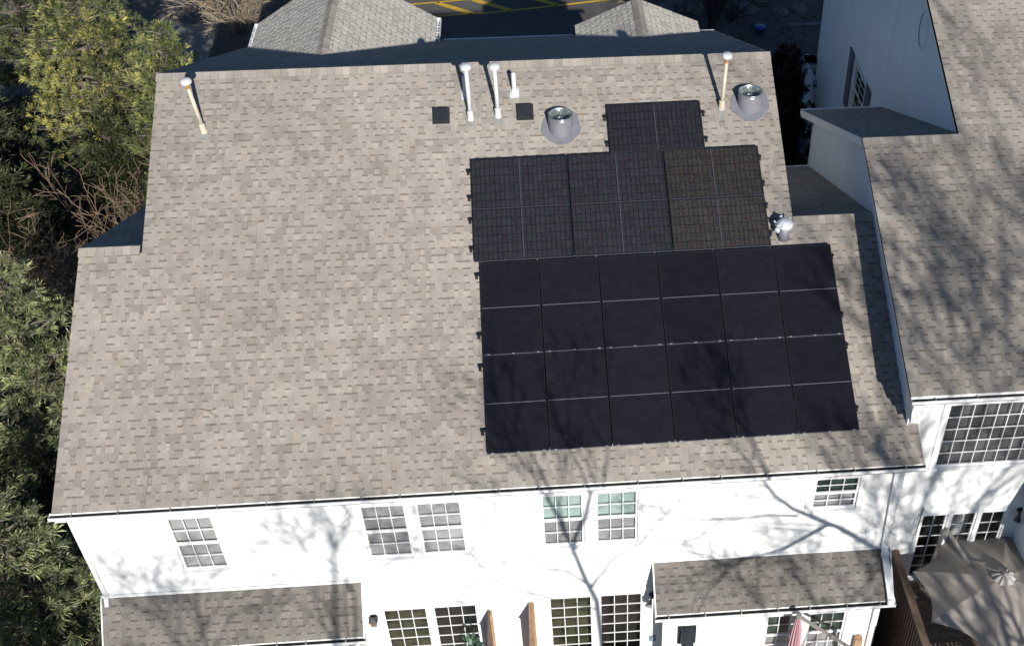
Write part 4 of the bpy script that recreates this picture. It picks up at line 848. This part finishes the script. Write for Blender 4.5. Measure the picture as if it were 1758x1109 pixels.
# trees behind the drone whose shadows cross the walls and roofs
G4 = 'bare trees in the back yard'
LIMB = {'B':[(1.87,-5.45),(1.77,-3.9),(1.56,-3.16),(1.38,-2.36),(1.29,-2.02)],'BL':[(1.29,-2.02),(1.13,-1.35),(0.97,-0.89)],'BR':[(1.39,-2.24),(1.59,-1.48),(1.7,-0.86)],
'Br':[(1.69,-3.49),(2.07,-2.68),(2.58,-2.22),(2.95,-1.6),(3.4,-0.93)],'Bl':[(1.57,-3.34),(1.26,-2.95),(0.89,-2.82)],'Bll':[(1.80,-4.2),(.59,-3.56),(0.22,-3.37),(-0.09,-3.08),(-0.4,-3.01)],
'C':[(8.6,-5.2),(7.43,-3.31),(7.09,-2.92),(6.22,-2.15),(5.76,-1.86),(5.3,-1.53),(4.95,-1.15),(4.69,-0.69)],'C1':[(5.99,-2.05),(5.55,-2.43),(5.2,-2.7)],'C2':[(5.43,-1.75),(4.89,-1.68),(4.53,-1.72)],
'A':[(-3.3,-4.85),(-2.98,-2.86),(-2.83,-1.86),(-2.79,-1.46)],'A1':[(-2.83,-1.86),(-2.92,-1.29),(-3.02,-1.05)],'A2':[(-2.86,-2.03),(-2.6,-1.48),(-2.42,-0.95)]}
def yard_tree(names, y, label, r0, rnd, lev=4, tw=.03, L=.9, side=2):
    """limbs given by where the low sun throws them on the wall; the tree itself stands at y in the yard"""
    mb = MB(); tr = MB(); first = True; D = -.25-y
    def W_(p, k): yy = y-.12*k; d = -.25-yy; return Vector((p[0]+.2126*d, yy, p[1]+.4552*d))
    base = W_(LIMB[names[0]][0], 0); o = thing('bare_tree', (base.x, y, gz(base.x, y)), label, 'tree', G4)
    tr.tube((base.x, y, gz(base.x, y)-.2), base, r0*1.25, r0, 9)
    for ni, nme in enumerate(names):
        pts = [W_(p, k if ni else k*.5) for k, p in enumerate(LIMB[nme])]; r = r0 if ni == 0 else r0*(.7 if len(nme) > 1 and ni < 3 and nme != 'C2' else .34)
        for k in range(len(pts)-1):
            r2 = r*.86; (tr if ni == 0 else mb).tube(pts[k], pts[k+1], r, r2, 7, False); r = r2
            if not (ni == 0 and k < 1):
                for q in range(side):
                    d = (pts[k+1]-pts[k]).normalized(); sd = (d+Vector((rnd.gauss(0,.8),rnd.gauss(0,.8),rnd.gauss(0,.5)+.1))).normalized(); grow(mb, pts[k].lerp(pts[k+1], rnd.random()), sd, L*.7, r*.4, lev-2, rnd, 2, .5, 4, .1, None, .006)
        d = (pts[-1]-pts[-2]).normalized()
        for q in range(2): grow(mb, pts[-1], (d+Vector((rnd.gauss(0,.3),rnd.gauss(0,.3),.25))).normalized(), L, r*.8, lev-1, rnd, 2, .45, 4, .12, None, .006)
    part('trunk', tr, M['bark'], o, True); part('branch', mb, M['bark'], o)
yard_tree(['A','A1','A2'], -19.0, 'slim bare tree in the yard whose trunk shades the left lean-to roof', .06, random.Random(71), 4, L=.34, side=1)
yard_tree(['B','BL','BR','Br','Bl','Bll'], -9.0, 'bare forked tree in the yard whose shadow climbs past the right patio door', .062, random.Random(72), 4, L=1.15, side=1)
yard_tree(['C','C1','C2'], -8.5, 'bare slanting tree in the yard opposite the right end of the house', .085, random.Random(73), 4, L=1.1, side=2)
bare_tree(-.2, -13, gz(0,-13), 14.0, .06, random.Random(76), 'twiggy bare tree in the yard opposite the left lean-to roof', 4, 4, group=G4, minr=.007, trunkf=.70)
bare_tree(-2.6, -13.5, gz(0,-13), 13.6, .06, random.Random(77), 'leftmost twiggy bare tree in the yard, thin stemmed', 4, 4, group=G4, minr=.007, trunkf=.7)
bare_tree(8.2, -12.5, gz(0,-13), 12.6, .08, random.Random(79), 'bare tree in the yard opposite the right lean-to roof', 3, 4, group=G4, minr=.008, trunkf=.66)
bare_tree(11.6, -11.5, gz(0,-13), 13.2, .11, random.Random(80), 'bare tree in the yard opposite the open umbrella', 3, 4, group=G4, minr=.008, trunkf=.6)
for (bx_, by_, H_, sd_, lb_) in ((13.2,-17.0,20.5,74,'tall bare tree in the yard opposite the left half of the neighbouring roof'),(15.4,-17.6,23.5,88,'very tall bare tree in the yard opposite the neighbouring roof'),(17.6,-18.2,25,78,'tallest bare tree at the far right of the yard'),(12.4,-16.8,17.5,89,'bare tree in the yard opposite the big grid window')):
    bare_tree(bx_, by_, gz(0,-17), H_, .16, random.Random(sd_), lb_, 3, 4, group=G4, minr=.014, trunkf=.50, spread=.42, lean=(-1.0,0))
# street side
bare_tree(7.3, 24.8, ZS, 6.5, .19, random.Random(75), 'dark bare street tree beyond the right end of the ridge', 7, 4, 'dark_bark', minr=.011, trunkf=.06, spread=.9)
def thicket(x, y, z, n, R_, H, rnd, m, label, cat='bush', droop=.3, name='bare_bush', minr=.005, lev=2):
    o = thing(name, (x,y,z), label, cat); mb = MB()
    for i in range(n):
        a = rnd.uniform(0,6.28); t = rnd.random(); d = Vector((math.cos(a)*(.3+t*.8),math.sin(a)*(.3+t*.8),1.1-t*.5)); q = Vector((x+math.cos(a)*R_*.15*rnd.random(), y+math.sin(a)*R_*.15*rnd.random(), z))
        grow(mb, q, d, H*rnd.uniform(.5,.8), .014, lev, rnd, 2, .45, 4, -droop*.2, None, minr, 3, .16, .62)
    part('twig', mb, M[m], o)
thicket(-9.3, 26.6, ZS, 60, 1, 1.9, random.Random(81), 'twig', 'tan leafless weeping shrub left of the street gable roof', minr=.008)
thicket(-7.2, 27.8, ZS, 45, 1, 1.7, random.Random(82), 'twig', 'tan leafless shrub close to the street gable, by the road edge', minr=.008)
thicket(6.2, 28.6, ZS, 40, 1, 1.6, random.Random(83), 'twig', 'tan leafless weeping shrub right of the small gable tip', minr=.008)
thicket(-9.6, 10.7, gz(-9.6,10.7), 60, 1.1, 3.1, random.Random(84), 'twig_br', 'tangled brown leafless bush beside the left end of the roof', minr=.006, lev=3)
# round stones at the far verge
ORD = ['first','second','third','fourth','fifth','sixth','seventh','eighth','ninth','tenth','eleventh']
for i in range(11):
    rr_ = random.Random(300+i); x = 4.6+i*.62+rr_.uniform(-.1,.1); y = 26.9+rr_.uniform(-.35,.7); mb = MB(); R0 = rr_.uniform(.26,.40)
    mb.lathe((x,y,ZS), [(R0,0),(R0*.97,R0*.25),(R0*.75,R0*.5),(R0*.4,R0*.62),(.001,R0*.66)], 10)
    mb.v = [(a[0]+rr_.uniform(-.04,.04),a[1]+rr_.uniform(-.04,.04),a[2]+rr_.uniform(-.03,.03)) for a in mb.v]
    solo('boulder', mb, M['stone'], 'grey boulder in the shade across the street, %s from the left in its row' % ORD[i], 'boulder', 'grey boulders across the street')
thicket(8.2, 26.2, ZS, 26, 1, 1.5, random.Random(86), 'dark_bark', 'dark leafless bush in the shade right of the street tree', minr=.008)
# evergreens
def tuft_cloud(tips, rnd, nb, L, w, cone, tone):
    """fans of needles as thin triangles (numpy); returns verts, faces, colours"""
    n = len(tips); P0 = np.array([t[0] for t in tips]); D = np.array([t[1] for t in tips]); rg_ = np.random.default_rng(rnd.randint(0,9999))
    P_ = np.repeat(P0, nb, 0); d = np.repeat(D, nb, 0)+rg_.normal(0, cone, (n*nb,3)); d /= np.linalg.norm(d, axis=1, keepdims=True)
    s = np.cross(d, rg_.normal(0,1,(n*nb,3))); s /= np.linalg.norm(s, axis=1, keepdims=True)
    Ls = (L*rg_.uniform(.6,1.15,(n*nb,1))); P_ = P_+d*Ls*.08
    mid = P_+d*Ls*.72; mid[:,2] -= Ls[:,0]*.02; tip = P_+d*Ls; tip[:,2] -= Ls[:,0]*.12
    V_ = np.stack([P_, mid+s*w, tip, mid-s*w], 1).reshape(-1,3)
    col = np.repeat((tone[0]+(tone[1]-tone[0])*rg_.random((n,1)))*np.array([[t[2]] for t in tips]), nb, 0)*rg_.uniform(.8,1.2,(n*nb,1)); return V_, col
def fast_part(name, V_, col, m, parent, yel=0):
    off = np.array(wl(parent)); V_ = V_-off; nq = len(V_)//4; me = bpy.data.meshes.new(name); me.vertices.add(len(V_)); me.vertices.foreach_set('co', V_.astype(np.float32).ravel())
    me.loops.add(nq*4); me.loops.foreach_set('vertex_index', np.arange(nq*4, dtype=np.int32)); me.polygons.add(nq); me.polygons.foreach_set('loop_start', np.arange(0,nq*4,4,dtype=np.int32)); me.polygons.foreach_set('loop_total', np.full(nq,4,dtype=np.int32))
    me.update(calc_edges=True); at = me.color_attributes.new('tint','FLOAT_COLOR','CORNER'); c = np.repeat(col, 4, 0); y_ = np.clip((c-1)*yel, 0, 1); rgb = np.concatenate([c*(1+y_*.6), c*(1+y_*.2), c*(1-y_*.2), np.ones_like(c)], 1); at.data.foreach_set('color', rgb.astype(np.float32).ravel()); me.materials.append(m); return link(name, me, parent)
def pine(x, y, z, H, R_, rnd, label, nt=1500, nb=11, L=.26, w=.014, m='needle', lo=.12, tone=(.45,1.6), squash=1.0, cone=.55, yel=.5, group='evergreen trees beside the house'):
    o = thing('evergreen_tree', (x,y,z), label, 'tree', group); mb = MB(); mb.tube((x,y,z-.2), (x,y,z+H*.97), .16, .03, 8); part('trunk', mb, M['dark_bark'], o, True)
    br = MB(); tips = []; nbr = max(12, nt//16)
    for i in range(nbr):
        t = lo+(1-lo)*((i+rnd.random())/nbr); h = z+H*t; prof = (1-t)**.7*1.05 if t > .3 else .75+t*.6; Lb = R_*min(1,prof)*rnd.uniform(.6,1.12)+.15; a = i*2.4+rnd.uniform(-.5,.5)
        bt = rnd.choice((.45,.7,.9,1.0,1.15)); d = Vector((math.cos(a), math.sin(a)*squash, .28+rnd.uniform(-.15,.25))); s0 = Vector((x,y,h)); e = s0+d*Lb; br.tube(s0, e, .03, .008, 4, False); k = max(4, int(nt/nbr*Lb/R_*1.5))
        for j in range(k):
            f = 1-rnd.random()**1.7*.75; sp = Lb*.36*(1.15-f*.7); q = s0.lerp(e, f)+Vector((rnd.gauss(0,sp),rnd.gauss(0,sp),rnd.gauss(0,sp*.45))); dd = (d.normalized()*.7+(q-s0).normalized()*.5+Vector((0,0,.55+rnd.uniform(-.2,.3)))+Vector((rnd.gauss(0,.3),rnd.gauss(0,.3),0))).normalized(); tips.append((tuple(q), tuple(dd), bt))
            if rnd.random() < .35: br.tube(s0.lerp(e, f*.85), q, .01, .004, 3, False)
    part('branch', br, M['bark'], o); V_, col = tuft_cloud(tips, rnd, nb, L, w, cone, tone); fast_part('crown', V_, col, M[m], o, yel)
    return o
GP = 'evergreen trees beside the house'
pine(-11.3, 18.0, ZS, 6.6, 2.1, random.Random(91), 'sunlit yellow-green pine at the back left, beyond the roof corner', 2300, 22, yel=.5, tone=(.65,3.0), L=.21, w=.008, cone=.46)
pine(-8.6, 15.9, ZS, 5.7, 1.55, random.Random(92), 'pine crowding the left end of the ridge', 1900, 22, yel=.35, tone=(.6,2.7), L=.20, w=.008, cone=.46)
pine(-14.4, 21.6, ZS, 6.0, 2.0, random.Random(93), 'pine farthest back at the upper left corner', 1500, 16, yel=.5, tone=(.3,1.6), L=.26, w=.012, cone=.42)
pine(-14.3, 15.4, gz(-14,15), 4.6, 2.1, random.Random(94), 'pine coloured dark for shade at the left edge, middle distance', 1500, 14, tone=(.15,.7), yel=0)  # low tone range puts the shade into the needle colour
pine(-13.0, 13.0, gz(-13,13), 3.6, 1.5, random.Random(101), 'low pine coloured dark for shade, just left of the brown leafless bush', 1300, 14, tone=(.15,.75), yel=0)  # needles darkened in colour to read as shaded foliage
pine(-10.9, 16.2, gz(-11,16), 3.0, 1.1, random.Random(102), 'low pine coloured dark for shade, behind the brown leafless bush', 1000, 14, tone=(.2,.8), yel=0)  # shade painted in through the dark needle tones
pine(-9.9, 6.1, gz(-10,6.1)-.2, 6.6, 1.9, random.Random(95), 'broad leafy evergreen beside the left rake at mid roof', 1500, 26, .23, .0095, 'needle_b', tone=(.9,3.1), cone=.46, yel=.15)
pine(-9.35, 1.3, ZY, 6.9, 1.7, random.Random(96), 'dense leafy evergreen beside the lower left of the roof', 1500, 26, .23, .0095, 'needle_b', tone=(.8,3.0), cone=.46, yel=.12)
pine(-8.95, -1.9, ZY, 6.2, 1.6, random.Random(97), 'deep green leafy evergreen at the lower left corner below the wall', 1400, 26, .23, .0095, 'needle_b', tone=(.7,2.9), cone=.46, yel=.1)
pine(-12.2, 4.6, ZY+.6, 6.8, 1.9, random.Random(98), 'leafy evergreen at the left picture edge behind the others', 1100, 16, .30, .018, 'needle_b', tone=(.5,2.2), cone=.42, yel=.3)
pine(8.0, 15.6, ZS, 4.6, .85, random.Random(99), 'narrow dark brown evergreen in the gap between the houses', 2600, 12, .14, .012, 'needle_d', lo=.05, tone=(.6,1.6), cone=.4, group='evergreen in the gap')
NOFF = Vector((-.10,-.24,.22)); nb.location += NOFF
for o in list(bpy.data.objects):
    if o.parent is None and (o.name in ('deck_railing','deck_skirt','patio_umbrella','iron_hook','patio_chair') or o.get('label','') in ('shiny metal vent pipe at the upper edge of the neighbouring roof','raised wooden deck of the neighbouring house','black wall light beside the neighbouring patio door')): o.location += NOFF
print('objects', len(bpy.data.objects), 'shingles', n1)
